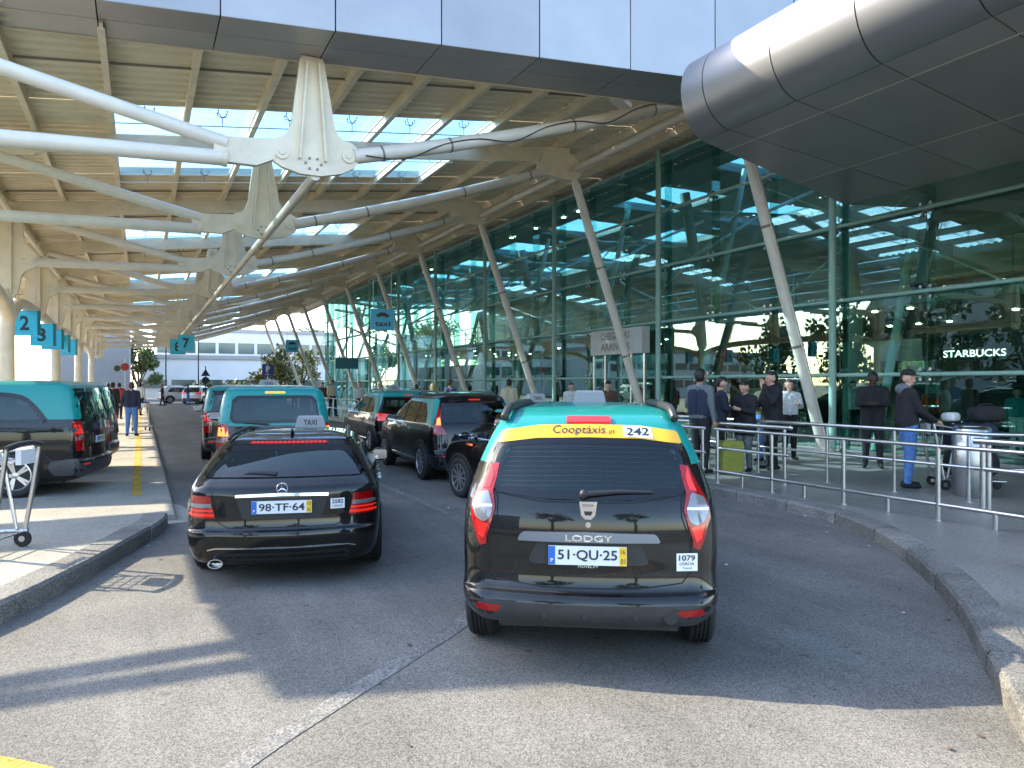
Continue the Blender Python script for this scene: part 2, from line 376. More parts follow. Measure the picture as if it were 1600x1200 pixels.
# corrugated sheets: one per purlin bay and length
def sheet_mesh(y0, y1):
    b = MB(); n = max(2, int((y1 - y0) / .30)); p = (y1 - y0) / n; prof = []
    for i in range(n):
        a = y0 + i * p; prof += [(a, 0), (a + p * .38, 0), (a + p * .48, .05), (a + p * .90, .05)]
    prof.append((y1, 0)); m = len(prof); dx = 1.43
    vs = []
    for x in (.004, dx - .004):
        for t in (.24, .252): vs += [(x, y, .118 * x + t + z) for y, z in prof]
    fs = []
    for i in range(m - 1):
        fs += [(i, i + 1, 2 * m + i + 1, 2 * m + i), (m + i, 3 * m + i, 3 * m + i + 1, m + i + 1)]
    fs += [(0, m, 3 * m, 2 * m), (m - 1, 3 * m - 1, 4 * m - 1, 2 * m - 1)]
    b.add(vs, fs); return b.mesh('roof_sheet', M['cream2'])
SKY_FR = [18.3, 31.6, 44.8, 58.0, 71.2]
segs = []; y = 12.75
for s in SKY_FR:
    gaps = s - 1.4 - y
    k = 1 if gaps < 6 else 2
    for i in range(k): segs.append((y + gaps * i / k, y + gaps * (i + 1) / k, False))
    e_ = 4.3 if s < 20 else 2.0
    segs.append((s - 1.4, s + e_, True)); y = s + e_
segs.append((y, Y_END, False))
for y0, y1, isky in segs:
    me = sheet_mesh(y0 + .01, y1 - .01)
    for k in range(15):
        x0 = XS[k]
        if isky and -.6 < x0 < 7.5:
            for q in range(3):
                a = y0 + (y1 - y0) * q / 3; c = a + (y1 - y0) / 3 - .03; b = MB()
                b.add([(x, yy, zr(x) + .25 + t) for t in (0, .012) for x, yy in ((x0 + .03, a), (x0 + 1.40, a), (x0 + 1.40, c), (x0 + .03, c))],
                      [(0, 3, 2, 1), (4, 5, 6, 7), (0, 1, 5, 4), (1, 2, 6, 5), (2, 3, 7, 6), (3, 0, 4, 7)])
                b.obj('skylight_pane', M['skylight'], canopy)
        else: link('roof_sheet', me, canopy, (x0, 0, zr(x0)))
    # upstands at both ends of a skylight, thin joint bars elsewhere
    b = MB()
    if isky:
        for yy in (y0, y1):
            b = MB(); b.add([(x, yy + d, zr(x) + h) for d in (-.03, .03) for x, h in ((-.55, .2), (8.05, .2), (8.05, .42), (-.55, .42))],
                  [(0, 1, 2, 3), (7, 6, 5, 4), (0, 4, 5, 1), (1, 5, 6, 2), (2, 6, 7, 3), (3, 7, 4, 0)])
            b.obj('skylight_kerb', M['cream'], canopy)
    else:
        ym = (y0 + y1) / 2
        b.tube([(XS[0], ym, zr(XS[0]) + .21), (XS[12], ym, zr(XS[12]) + .21)], .022, 6); b.obj('tie_rod', M['bolt'], canopy)
# purlins
for x in XS:
    b = MB(); b.box((-.055, 12.9, -.01), (.055, Y_END, .0)); b.box((-.055, 12.9, .19), (.055, Y_END, .235)); b.box((-.028, 12.9, 0), (.028, Y_END, .19))
    b.obj('purlin', M['cream'], canopy, loc=(x, 0, zr(x) + .005))
# spider fittings and wires below the first two skylights
for s in SKY_FR[:2]:
    for x in [XS[k] + .71 for k in range(4, 10)]:
        for yy in (s - 1.1, s + 1.4, s + 3.9):
            b = MB(); z = zr(x) + .24
            b.tube([(x, yy, z - .34), (x, yy, z - .12)], .012, 6)
            for dx, dy in ((.09, .09), (-.09, .09), (.09, -.09), (-.09, -.09)):
                b.tube([(x, yy, z - .14), (x + dx, yy + dy, z - .08), (x + dx, yy + dy, z)], .012, 5)
                b.lathe([(.022, z - .03), (.022, z - .005)], c=(x + dx, yy + dy, 0), n=8)
            b.obj('spider_fitting', M['bolt'], canopy)
    for yy in (s - 1.1, s + 1.4, s + 3.9):
        b = MB(); b.tube([(XS[4], yy, zr(XS[4]) - .09), (XS[10], yy, zr(XS[10]) - .09)], .014, 6); b.obj('wire', M['white_steel'], canopy)

# truss frames
def in_frame(Y, th):
    return lambda u, v, d: (u, Y + d, v)
GX = 2.6
def gusset(Y, zb, zt, mat=None):
    h = zt - zb
    poly = [(-.70, .30), (-.66, .16), (-.5, .06), (-.2, -.02), (.15, -.02), (.5, .06), (.74, .2), (.83, .36), (.80, .52), (.68, .62), (.55, .64), (.44, .72), (.38, .86), (.20, h - .06), (.17, h), (-.17, h), (-.20, h - .06), (-.34, .82), (-.40, .66), (-.5, .56), (-.64, .52), (-.70, .44)]
    b = MB(); b.prism([(GX + u, zb + v) for u, v in poly], in_frame(Y, 0), -.05, .05)
    o = b.obj('gusset_plate', M['cream'], canopy)
    r = MB()
    for sx in (-1, 1):
        r.prism([(GX + sx * .20, zb + .22), (GX + sx * .235, zb + .22), (GX + sx * .115, zb + h - .12), (GX + sx * .08, zb + h - .12)], in_frame(Y, 0), -.15, .15)
    r.obj('stiffener', M['cream'], o)
    for px, pz, rr in ((-.5, .30, .12), (.62, .38, .12)):
        p = MB(); p.lathe([(rr, -.085), (rr, .085)], 'y', (GX + px, Y, zb + pz), 20); p.lathe([(rr * .45, -.105), (rr * .45, .105)], 'y', (GX + px, Y, zb + pz), 12); p.obj('pin', M['cream'], o, 30)
    for k in range(6):
        a = k * math.pi / 3; p = MB(); p.lathe([(.022, -.075), (.022, .075)], 'y', (GX + .02 + .13 * math.cos(a), Y, zb + .17 + .10 * math.sin(a)), 8); p.obj('bolt', M['bolt'], o)
    return o
BOW = lambda p, q, s, n=8: [Vector(p).lerp(Vector(q), i / n) + Vector((0, 0, -s * 4 * (i / n) * (1 - i / n))) for i in range(n + 1)]
for fi, Y in enumerate(FR):
    far = fi > 5; n = 8 if far else 16
    first = fi == 0
    zb = 5.31 if first else 5.22; zt = 7.29 if first else zr(GX) - .44
    g = gusset(Y, zb, zt)
    # tapering arm plate west of the gusset
    b = MB(); b.prism([(GX - .62, zb + .16), (GX - .5, zb + .48), (GX - .62, zb + .48), (GX - 1.55, zb + .42), (GX - 1.55, zb + .02), (GX - .9, zb + .02)], in_frame(Y, 0), -.07, .07); b.obj('arm_plate', M['cream'], canopy)
    MB().tube([(GX - 1.35, Y, zb + .33), (-3.0, Y, 6.55)], .115, n).obj('brace_tube', M['white_steel'], canopy, 40)
    MB().tube([(GX - 1.35, Y, zb + .09), (-3.0, Y, 5.22)], .125, n).obj('brace_tube', M['white_steel'], canopy, 40)
    for xx in (GX - 1.42,):
        b = MB(); b.tube([(xx, Y, zb + .09), (xx + .07, Y, zb + .09)], .14, n); b.obj('collar', M['cream'], canopy)
    # eastern tube up to the node
    t = MB(); t.tube(BOW((GX + .72, Y, zb + .40), (10.5, Y, 7.88), .10), .13, n); to = t.obj('brace_tube', M['white_steel'], canopy, 40)
    for q in (.07, .25, .62, .9):
        p = Vector((GX + .72, Y, zb + .40)).lerp(Vector((10.5, Y, 7.88)), q) - Vector((0, 0, .4 * q * (1 - q)))
        d = Vector((7.3, 0, 2.3)).normalized(); c = MB(); c.tube([p - d * .018, p + d * .018], .138, n); c.obj('clamp', M['bolt'], to)
    if not first:
        # top chord: flat box beam with a haunch near the column line
        b = MB(); b.prism([(-3.1, zr(-3.1) - .5), (-2.0, zr(-2.0) - .5), (-1.95, zr(-2) - .44), (-1.7, zr(-1.7) - .40), (10.0, zr(10) - .40), (10.5, zr(10.5) - .75), (11.0, zr(11) - .75), (11.1, zr(11.1)), (-3.1, zr(-3.1))], in_frame(Y, 0), -.06, .06)
        b.obj('top_chord', M['cream'], canopy)
        b = MB(); b.prism([(-6.3, zr(-6.3) - .2), (-3.1, zr(-3.1) - .5), (-3.1, zr(-3.1) - .002), (-6.3, zr(-6.3) - .002)], in_frame(Y, 0), -.055, .055); b.obj('top_chord', M['cream'], canopy)
        # node plate over the leaning column
        b = MB(); b.prism(rounded([(10.0, 7.72), (11.15, 7.62), (11.45, 7.78), (11.45, 8.12), (11.1, 8.42), (10.2, 8.38)], .15), in_frame(Y, 0), -.11, .11); no = b.obj('node_plate', M['cream'], canopy)
        p = MB(); p.lathe([(.11, -.14), (.11, .14)], 'y', (10.45, Y, 7.88), 16); p.obj('pin', M['cream'], no, 30)
    # leaning column
    Yc = 11.8 if first else Y
    col = MB().tube([(11.2, Yc, 7.86), (11.35, Yc, 7.5), (13.93, Yc, .3), (13.98, Yc, .147)], [.08, .125, .125, .125], n).obj('column', M['white_steel'], canopy, 40)
    b = MB(); b.lathe([(.26, .145), (.26, .17), (.2, .175), (.2, .3)], c=(13.96, Yc, 0), n=16); b.obj('base_plate', M['white_steel'], col)
    if fi < 4:
        for q in (.32, .68):
            p = Vector((11.35, Yc, 7.5)).lerp(Vector((13.93, Yc, .3)), q); d = Vector((2.58, 0, -7.2)).normalized(); b = MB(); b.tube([p - d * .03, p + d * .03], .134, n); b.obj('clamp', M['bolt'], col)
    # column head bracket on the western line
    bx = -3.1
    b = MB(); b.prism(rounded([(bx - .45, 6.75), (bx + .1, 6.75), (bx + .16, 5.75), (bx + .5, 5.42), (bx + .5, 5.12), (bx + .12, 4.9), (bx, 4.25), (bx - .55, 4.05), (bx - .7, 4.35)], .14), in_frame(Y, 0), -.09, .09); br = b.obj('bracket', M['cream'], canopy)
    for px, pz in ((.33, 5.27), (-.4, 4.35), (-.05, 6.5)):
        p = MB(); p.lathe([(.11, -.13), (.11, .13)], 'y', (bx + px, Y, pz), 16); p.lathe([(.05, -.15), (.05, .15)], 'y', (bx + px, Y, pz), 10); p.obj('pin', M['cream'], br, 30)
    r = MB(); r.prism([(bx - .16, 4.3), (bx - .12, 4.3), (bx - .12, 6.7), (bx - .16, 6.7)], in_frame(Y, 0), -.2, .2); r.obj('stiffener', M['cream'], br)
# western columns with curved arms
for fi in (2, 4, 6, 8):
    Y = FR[fi]; b = MB(); b.tube([(-3.35, Y, .07), (-3.35, Y, 3.3), (-3.3, Y, 4.0)], [.20, .19, .18], 20); col = b.obj('column', M['cream'], canopy, 40)
    b = MB(); b.lathe([(.36, .07), (.36, .1), (.27, .11), (.27, .2)], c=(-3.35, Y, 0), n=20); b.obj('base_plate', M['cream'], col)
    for s in (-1, 1):
        Y2 = FR[fi + s]; d = Y2 - Y
        MB().tube(smooth_line([(-3.3, Y, 3.6), (-3.3, Y + d * .14, 3.95), (-3.35, Y + d * .45, 4.3), (-3.4, Y + d * .98, 4.38)], 6), .17, 14).obj('curved_arm', M['cream'], canopy, True)
    MB().tube([(-3.3, Y, 3.6), (-3.45, Y, 4.4)], .2, 16).obj('column_neck', M['cream'], canopy, True)
# longitudinal tubes
for i in range(len(FR) - 1):
    MB().tube([(GX + .06, FR[i] + (.04 if i else .0), 5.30 if not i else 5.27), (GX + .06, FR[i + 1] + .02, 5.27)], .085, 12).obj('longitudinal_tube', M['white_steel'], canopy, 40)
MB().tube([(11.25, 12.0, 7.98), (11.25, Y_END, 7.98)], .10, 14).obj('edge_tube', M['white_steel'], canopy, 40)
MB().tube([(-3.15, 12.9, 6.45), (-3.15, Y_END, 6.45)], .09, 12).obj('longitudinal_tube', M['cream'], canopy, 40)
# unseen roof slats added to cast bands of shade on island and platform
for y0, y1 in ((15.1, 17.4), (20.6, 21.5), (27.4, 27.8), (28.5, 28.8), (34.3, 35.0), (41, 41.6), (47.6, 48.2)):
    b = MB(); b.add([(x, yy, zr(x) + .25 + t + .16 * max(0, -6.4 - x)) for t in (0, .05) for x, yy in ((-6.42, y0), (-6.42, y1), (-11.5, y1), (-11.5, y0))],
                    [(0, 1, 2, 3), (7, 6, 5, 4), (0, 4, 5, 1), (1, 5, 6, 2), (2, 6, 7, 3), (3, 7, 4, 0)])
    b.obj('shade_slat', M['cream2'], canopy)
MB().tube([(-6.2, 12.7, 7.42), (-11.5, 12.7, 7.66)], .10, 10).obj('shade_strut', M['cream'], canopy, 40)  # pair of struts added out of view to cast two shadow bands
MB().tube([(-6.2, 12.7, 7.9), (-11.5, 12.7, 7.72)], .10, 10).obj('shade_strut', M['cream'], canopy, 40)

# fascia and soffit panels along the front edge
def fp(n): return Vector((1.08 + 1.66 * n, 11.89 - .311 * n))
Z0, Z1 = 7.3, 9.35
for n in range(-6, 9):
    a = fp(n + .006); c = fp(n + .994); nrm = Vector((-.184, -.983))
    xa = (lambda z, x: x)
    if n < -4 - 1: continue
    zt_ = lambda q: float(np.interp(q, [-6.2, -3.7, -1, 2], [9.6, 10.6, 10.6, Z1]))  # unseen top edge raised in the west to shape the road shadow
    poly = [(a, Z0 + .006), (c, Z0 + .006), (c, zt_(n + 1)), (a, zt_(n))]
    if n == -5: poly = [(fp(-4.9), Z0 + .006), (c, Z0 + .006), (c, zt_(-4)), (fp(-6.2), zt_(-6.2))]  # unseen west end slanted so its shadow edge runs straight
    b = MB(); k = len(poly)
    b.add([(p.x, p.y, z) for p, z in poly] + [(p.x, p.y + .06, z) for p, z in poly], [tuple(range(k)), tuple(range(k, 2 * k))[::-1]] + [(i, (i + 1) % k, k + (i + 1) % k, k + i) for i in range(k)])
    b.v = [(x_, y_ + random.uniform(-.005, .005), z_) for x_, y_, z_ in b.v]; b.obj('fascia_panel', M['fascia'], canopy)
    if n == -5: a = fp(-4.87)  # soffit end trimmed to the same shadow edge
    for d0, d1 in ((.0, .62), (.632, 1.27)):
        b = MB(); b.add([(p.x, p.y + d, Z0 + t) for t in (0, .04) for p, d in ((a, d0 + (.004 if d0 == 0 else 0)), (c, d0 + (.004 if d0 == 0 else 0)), (c, d1), (a, d1))],
                        [(0, 3, 2, 1), (4, 5, 6, 7), (0, 1, 5, 4), (1, 2, 6, 5), (2, 3, 7, 6), (3, 0, 4, 7)])
        b.obj('soffit_panel', M['soffit'], canopy)
# dark backing behind the joints, and closure to the roof
b = MB(); a = fp(-4.4); c = fp(8.9)
b.add([(p.x, p.y + d, z) for d, z in ((.075, Z0 + .06), (.075, Z1 - .02), (1.26, Z1 - .3), (1.26, Z0 + .06)) for p in (a, c)], [(0, 1, 3, 2), (2, 3, 5, 4), (4, 5, 7, 6), (6, 7, 1, 0), (0, 2, 4, 6), (1, 7, 5, 3)])
b.obj('fascia_backing', M['dark'], canopy)
b = MB(); b.add([(a.x, a.y + 1.285, Z0 - .02), (c.x, c.y + 1.285, Z0 - .02), (c.x, c.y + 1.285, Z1 - .3), (a.x, a.y + 1.285, Z1 - .3),
                 (a.x, a.y + 1.30, Z0 - .02), (c.x, c.y + 1.30, Z0 - .02), (c.x, c.y + 1.30, Z1 - .3), (a.x, a.y + 1.30, Z1 - .3)], [(0, 1, 2, 3), (7, 6, 5, 4), (0, 4, 5, 1), (3, 2, 6, 7)])
b.obj('closure_plate', M['cream'], canopy)
# strip of roof between the slanting fascia and the first sheets (east side)
b = MB(); b.add([(x, yy, zr(x) + .27 + t) for t in (0, .02) for x, yy in ((3.0, 12.72), (11.2, 11.28), (11.2, 12.74), (3.0, 12.74))], [(0, 1, 2, 3), (7, 6, 5, 4), (0, 4, 5, 1), (1, 5, 6, 2), (2, 6, 7, 3), (3, 7, 4, 0)])
b.obj('roof_infill', M['cream2'], canopy)

# ------------------------------------------------------------------ rounded entrance canopy
ent = thing('entrance_canopy', 'round nosed metal entrance canopy with dark panelled underside beside the taxi rank', 'canopy')
EZ, ER = 6.0, .68
def north(x): return 10.0 + .33 * (x - 8.8)
def cross(x, k): return 9.35 - 1.42 * k + .16 * (x - 8.8)
rows = [(north, lambda x: cross(x, 0))] + [(lambda x, k=k: cross(x, k), lambda x, k=k: cross(x, k + 1)) for k in range(0, 11)]
cols = [8.8, 9.53, 12.4, 15.7, 19.6, 23.5]
g = .010
for fn0, fn1 in rows:
    for i in range(len(cols) - 1):
        x0 = cols[i] + g; x1 = cols[i + 1] - g; b = MB()
        b.add([(x, fn(x) + s * g, EZ + t) for t in (0, .05) for x, fn, s in ((x0, fn0, -1), (x1, fn0, -1), (x1, fn1, 1), (x0, fn1, 1))],
              [(0, 1, 2, 3), (7, 6, 5, 4), (0, 4, 5, 1), (1, 5, 6, 2), (2, 6, 7, 3), (3, 7, 4, 0)])
        b.obj('underside_panel', M['soffit'], ent)
    # nose: half round shell segment
    n = 18; ang = [math.pi * 1.5 - math.pi * q / n for q in range(n + 1)]
    prof = [(8.8 - g + ER * math.cos(a), EZ + ER + ER * math.sin(a)) for a in ang]
    b = MB(); vs = []; prof2 = [(8.8 - g + (ER - .03) * math.cos(a), EZ + ER + (ER - .03) * math.sin(a)) for a in ang]
    for pr_ in (prof, prof2):
        for fn, s in ((fn0, -1), (fn1, 1)): vs += [(x, fn(x) + s * g, z) for x, z in pr_]
    m = n + 1; b.add(vs, [(q, q + 1, m + q + 1, m + q) for q in range(n)] + [(q + 1, q, 2 * m + q, 2 * m + q + 1) for q in range(n)] + [(m + q, m + q + 1, 3 * m + q + 1, 3 * m + q) for q in range(n)])
    b.obj('nose_panel', M['nose'], ent, 40)
# light metal strips in the long joints
for x in cols[1:-1]:
    b = MB(); b.box((x - .009, cross(x, 11), EZ - .004), (x + .009, north(x), EZ + .02)); b.obj('joint_strip', M['white_steel'], ent)
b = MB(); pl = [(8.8 + ER * .95 * math.cos(a), EZ + ER + ER * .95 * math.sin(a)) for a in [math.pi * 1.5 - math.pi * q / 12 for q in range(16)]]
body = [(x, z) for x, z in pl] + [(26, EZ + 2 * ER - .03), (26, EZ + .06)]
k = len(body)
b.add([(x, north(x) - .015, z) for x, z in body] + [(x, cross(x, 11) + .02, z) for x, z in body], [tuple(range(k)), tuple(range(k, 2 * k))[::-1]] + [(i, (i + 1) % k, k + (i + 1) % k, k + i) for i in range(k)])
b.obj('canopy_core', M['dark'], ent)

# ------------------------------------------------------------------ terminal building behind the glass
term = thing('terminal_building', 'airport terminal with tall green tinted glass wall along the pavement', 'building')
GXW = 14.95; PH = 1.76; NP = 5; PW = 2.2
gm = MB().box((-.008, .012, .012), (.008, PW - .012, PH - .012)).mesh('glass_pane', M['glass'])
Y0 = 1.2
NY = 30
for j in range(NY):
    for i in range(NP):
        link('glass_pane', gm, term, (GXW, Y0 + j * PW, .2 + i * PH), (0, random.uniform(-.004, .004), random.uniform(-.003, .003)))
b = MB(); b.box((GXW - .06, Y0, .146), (GXW + .06, Y0 + NY * PW, .2)); b.obj('sill', M['steel'], term)
MB().box((GXW + .05, Y0, .2 + NP * PH), (GXW + .35, Y0 + NY * PW, .2 + NP * PH + .5)).obj('head_beam', M['soffit'], term)
for i in range(1, NP + 1):
    z = .2 + i * PH
    MB().tube([(GXW - .16, Y0, z), (GXW - .16, Y0 + NY * PW, z)], .045, 12).obj('rail_tube', M['teal_steel'], term, 40)
for j in range(NY + 1):
    yy = Y0 + j * PW
    if j % 3 == 2:
        MB().tube([(GXW - .24, yy, .15), (GXW - .24, yy, 9.2)], .085, 16).obj('post', M['teal_steel'], term, 40)
    MB().box((GXW + .012, yy - .012, .2), (GXW + .30, yy + .012, 9.0)).obj('glass_fin', M['glass'], term)
sp = MB()
for sx in (-1,):
    sp.lathe([(.05, -.03), (.05, .2)], 'x', (0, 0, 0), 10)
    for dy, dz in ((.11, .11), (-.11, .11), (.11, -.11), (-.11, -.11)):
        sp.tube([(.0, 0, 0), (-.06, dy * .6, dz * .6), (-.02, dy, dz)], .02, 6); sp.lathe([(.035, -.055), (.035, -.012)], 'x', (0, dy, dz), 8)
spm = sp.mesh('spider_fitting', M['steel'])
for j in range(0, 16):
    for i in range(1, NP + 1): link('spider_fitting', spm, term, (GXW - .012, Y0 + j * PW, .2 + i * PH))
# inside: floor, mezzanine, back wall, ceiling, shops
M['in_wall'] = pbr('interior_wall', (.20, .23, .22), .6, nscale=.6, namt=.25)
M['in_floor'] = pbr('interior_floor', (.30, .31, .30), .25, nscale=1, namt=.1)
M['in_dark'] = pbr('shop_dark', (.025, .027, .03), .4, nscale=1, namt=.3)
M['in_light'] = pbr('interior_pale_panel', (.5, .52, .5), .5, nscale=1, namt=.1)
M['clad'] = pbr('stone_cladding', (.42, .47, .44), .6, nscale=2, namt=.12)
M['lamp'] = pbr('downlight', (.9, .9, .85), .4, emit=(1, .93, .8), estr=7)
M['red'] = pbr('red_panel', (.34, .03, .03), .5, nscale=2, namt=.2)
M['in_strut'] = pbr('pale_interior_steel', (.72, .80, .76), .4, nscale=2, namt=.06)
b = MB(); b.box((GXW + .1, 1, .148), (30, 67, .16)); b.obj('floor', M['in_floor'], term)
MB().box((30, 1, .16), (30.3, 67, 9.5)).obj('back_wall', M['in_wall'], term)
MB().box((GXW + .4, .7, .16), (30, 1, 9.5)).obj('side_wall', M['in_wall'], term)
for k in range(11):
    yy = 1 + 6.0 * k
    for x0, x1, d in ((GXW + .4, 17.2, 6.0), (17.2, 20.2, 2.6), (20.2, 22.4, 6.0), (22.4, 25.4, 2.6), (25.4, 30, 6.0)):
        MB().box((x0 + .004, yy + .004, 9.0), (x1 - .004, yy + d - .004, 9.3)).obj('ceiling_panel', M['in_wall'], term)
    for x0 in (17.2, 18.7, 22.4, 23.9): MB().box((x0 + .02, yy + 2.62, 9.1), (x0 + 1.48, yy + 5.98, 9.12)).obj('ceiling_pane', M['skylight'], term)
MB().box((20.5, 8, 4.15), (30, 67, 4.55)).obj('mezzanine', M['in_light'], term)
for k in range(28):
    MB().tube([(20.6, 8.2 + k * 2.1, 4.55), (20.6, 8.2 + k * 2.1, 5.6)], .03, 6).obj('baluster', M['steel'], term)
for z in (4.9, 5.25, 5.6): MB().tube([(20.6, 8, z), (20.6, 67, z)], .025, 6).obj('handrail', M['steel'], term)
# clad parapet block near the entrance, in coursed panels
for r in range(3):
    for k in range(5):
        ya = 6.2 + k * 1.55 - (.7 if r % 2 else 0); b = MB(); b.box((19.6, ya + .012, 4.6 + r * .95 + .012), (19.75, ya + 1.55 - .012, 4.6 + (r + 1) * .95 - .012)); b.obj('cladding_panel', M['clad'], term)
MB().box((19.76, 5.5, 4.6), (21, 14, 7.4)).obj('parapet_core', M['dark'], term)
for k in range(12):
    ya = 10 + k * 4.6; w = 3.4
    mt = [M['in_dark'], M['in_light'], M['in_dark'], M['red'], M['in_wall'], M['in_dark']][k % 6]
    MB().box((22.2, ya, .16), (24.5, ya + w, 3.2)).obj('shop_front', mt, term)
    MB().box((22.14, ya + .3, .3), (22.19, ya + w * .55, 2.5)).obj('shop_window', M['shop_glass'], term)
MB().box((21.0, 3.5, .16), (22.0, 9.8, 3.9)).obj('cafe_front', M['in_dark'], term)
MB().box((21.0, 10.0, 2.45), (21.1, 14.2, 3.15)).obj('cafe_fascia', M['in_dark'], term)
tb = text_fit('STARBUCKS', 1.75, .2, .012).xf(lambda v: Vector((20.98, 12.66 - v.x, 2.62 + v.y))); tb.obj('cafe_lettering', pbr('lit_lettering', (.8, .8, .8), .5, emit=(.9, .95, .9), estr=.7), term)
random.seed(3)
for k in range(46):
    x = random.choice([18, 21.6, 25, 27.5]); yy = 5 + k * 1.25; z = 4.13 if x > 20.6 else 8.98
    if x < 20.6: x = 16.4
    b = MB(); b.lathe([(.09, z - .02), (.09, z)], c=(x, yy, 0), n=10); b.obj('downlight', M['lamp'], term)
for k in range(9):
    yy = 15.1 + k * 6.6
    MB().tube([(19.2, yy, .16), (19.2, yy, 4.2), (18.2, yy, 8.9)], .2, 12).obj('inner_column', M['in_light'], term, 40)
    MB().tube([(16, yy, 8.6), (19, yy, 8.2), (24, yy, 8.6)], .12, 8).obj('roof_tie', M['in_light'], term, 40)
# pale leaning struts and stay rods just inside the glass
for k in range(10):
    yy = 5.2 + k * 6.6
    MB().tube([(15.7, yy, .16), (18.0, yy, 8.9)], .10, 12).obj('inner_strut', M['in_strut'], term, 40)
    for dy, z0, z1 in ((3.3, 7.2, 5.5), (-3.3, 7.2, 5.5), (3.3, 3.7, 5.5), (-3.3, 3.7, 5.5)):
        MB().tube([(15.5, yy + 3.3, z0), (15.5, yy + 3.3 + dy, z1)], .022, 8).obj('stay_rod', M['in_strut'], term)
    MB().tube([(15.4, yy, 5.6), (19, yy, 7.6), (22, yy, 8.9)], .06, 8).obj('roof_strut', M['in_strut'], term)
# glazed vestibule with the arrivals sign
def vest(yc, name='vestibule'):
    b = MB(); b.box((14.3, yc - 1.5, 2.75), (14.6, yc + 1.5, 3.6)); b.obj('vestibule_header', M['in_light'], term)
    for dy in (-1.46, -.75, .75, 1.46): MB().box((14.4, yc + dy - .04, .15), (14.48, yc + dy + .04, 2.75)).obj('door_post', M['steel'], term)
    for a, c in ((-1.42, -.79), (.79, 1.42), (-.71, -.1)): MB().box((14.43, yc + a, .2), (14.445, yc + c, 2.72)).obj('door_leaf', M['glass'], term)
vest(20.6)
yc_ = 20.6
for t, dz in (('CHEGADAS', .28), ('ARRIVALS', -.22)):
    text_fit(t, 1.7, .25, .02).xf(lambda v: Vector((14.29, yc_ - v.x, 3.17 + dz * .75 + v.y))).obj('arrivals_lettering', M['bolt'], term)

# cables strapped along the first trusses, floodlight on the node
for Y in FR[:1]:
    pts = [Vector((GX + .9 + 7.2 * q / 10, Y - .14, 5.62 + 2.3 * q / 10 - .36 * q / 10 * (1 - q / 10) + .10 - (.16 if q % 3 == 1 else 0))) for q in range(11)]
    MB().tube(smooth_line(pts, 4), .011, 6).obj('cable', M['dark'], canopy, True)
    MB().tube(smooth_line([(10.2, Y - .13, 8.1), (9.6, Y - .16, 8.25), (9.2, Y - .13, 8.5)], 5), .012, 6).obj('cable', M['white_steel'], canopy, True)
    f_ = MB().box((-.22, -.14, -.06), (.22, .14, .06)).obj('floodlight', M['white_steel'], canopy, loc=(9.6, Y + .9, 8.05)); f_.rotation_euler = (0, .3, .3)
for Y, x_ in ((12.7, 11.75), (18.3, 11.75), (24.9, 11.75)):
    MB().tube([(11.2, (11.8 if Y < 13 else Y) - .16, 7.7), (13.9, (11.8 if Y < 13 else Y) - .17, .3)], .013, 6).obj('conduit', M['white_steel'], canopy)
# iron covers and litter
t = thing('drain_cover', 'dark round iron cover set in the pavement by the corner railing', 'cover', (9.9, 4.75, .147)); MB().lathe([(.28, 0), (.28, .006)], n=28).obj('lid', M['gate'], t)
lit = MB(); rl = random.Random(5)
for k in range(110):
    if k < 60: x_, y_ = rl.uniform(0, 6), rl.uniform(3, 14)
    else:
        q_ = rl.choice(kr); x_, y_ = q_.x - abs(rl.gauss(0, .25)) - .03, q_.y + rl.uniform(-.2, .3)
        if y_ > 14 or y_ < 1: continue
    s_ = rl.uniform(.008, .028); a_ = rl.random() * 6.28; c_, d_ = math.cos(a_) * s_, math.sin(a_) * s_; h_ = rl.uniform(.006, .014)
    lit.add([(x_ - c_, y_ - d_, .006), (x_ + d_ * .6, y_ - c_ * .6, .006), (x_ + c_, y_ + d_, h_), (x_ - d_ * .6, y_ + c_ * .6, h_)], [(0, 1, 2, 3)], 0 if rl.random() < .35 else 1)
o = lit.obj('litter', [M['plate'], pbr('dry_leaf', (.10, .06, .03), .9)]); tag(o, 'scattered dry leaves and paper scraps along the gutter', 'litter', kind='stuff')
# ------------------------------------------------------------------ vehicles
def catmull(keys, sub):
    K = np.array(keys, float); out = []; N = len(K)
    # knots by distance in (z, w, xr) keep the curve from overshooting
    for i in range(N - 1):
        p1, p2 = K[i], K[i + 1]
        m1 = (K[i + 1] - K[max(i - 1, 0)]) / (2 if i > 0 else 1); m2 = (K[min(i + 2, N - 1)] - K[i]) / (2 if i < N - 2 else 1)
        lim = 1.6 * np.abs(p2 - p1); m1 = np.clip(m1, -lim, lim); m2 = np.clip(m2, -lim, lim)
        for k in range(sub):
            t = k / sub; t2 = t * t; t3 = t2 * t
            out.append((2 * t3 - 3 * t2 + 1) * p1 + (t3 - 2 * t2 + t) * m1 + (-2 * t3 + 3 * t2) * p2 + (t3 - t2) * m2)
    out.append(K[-1]); return np.array(out)

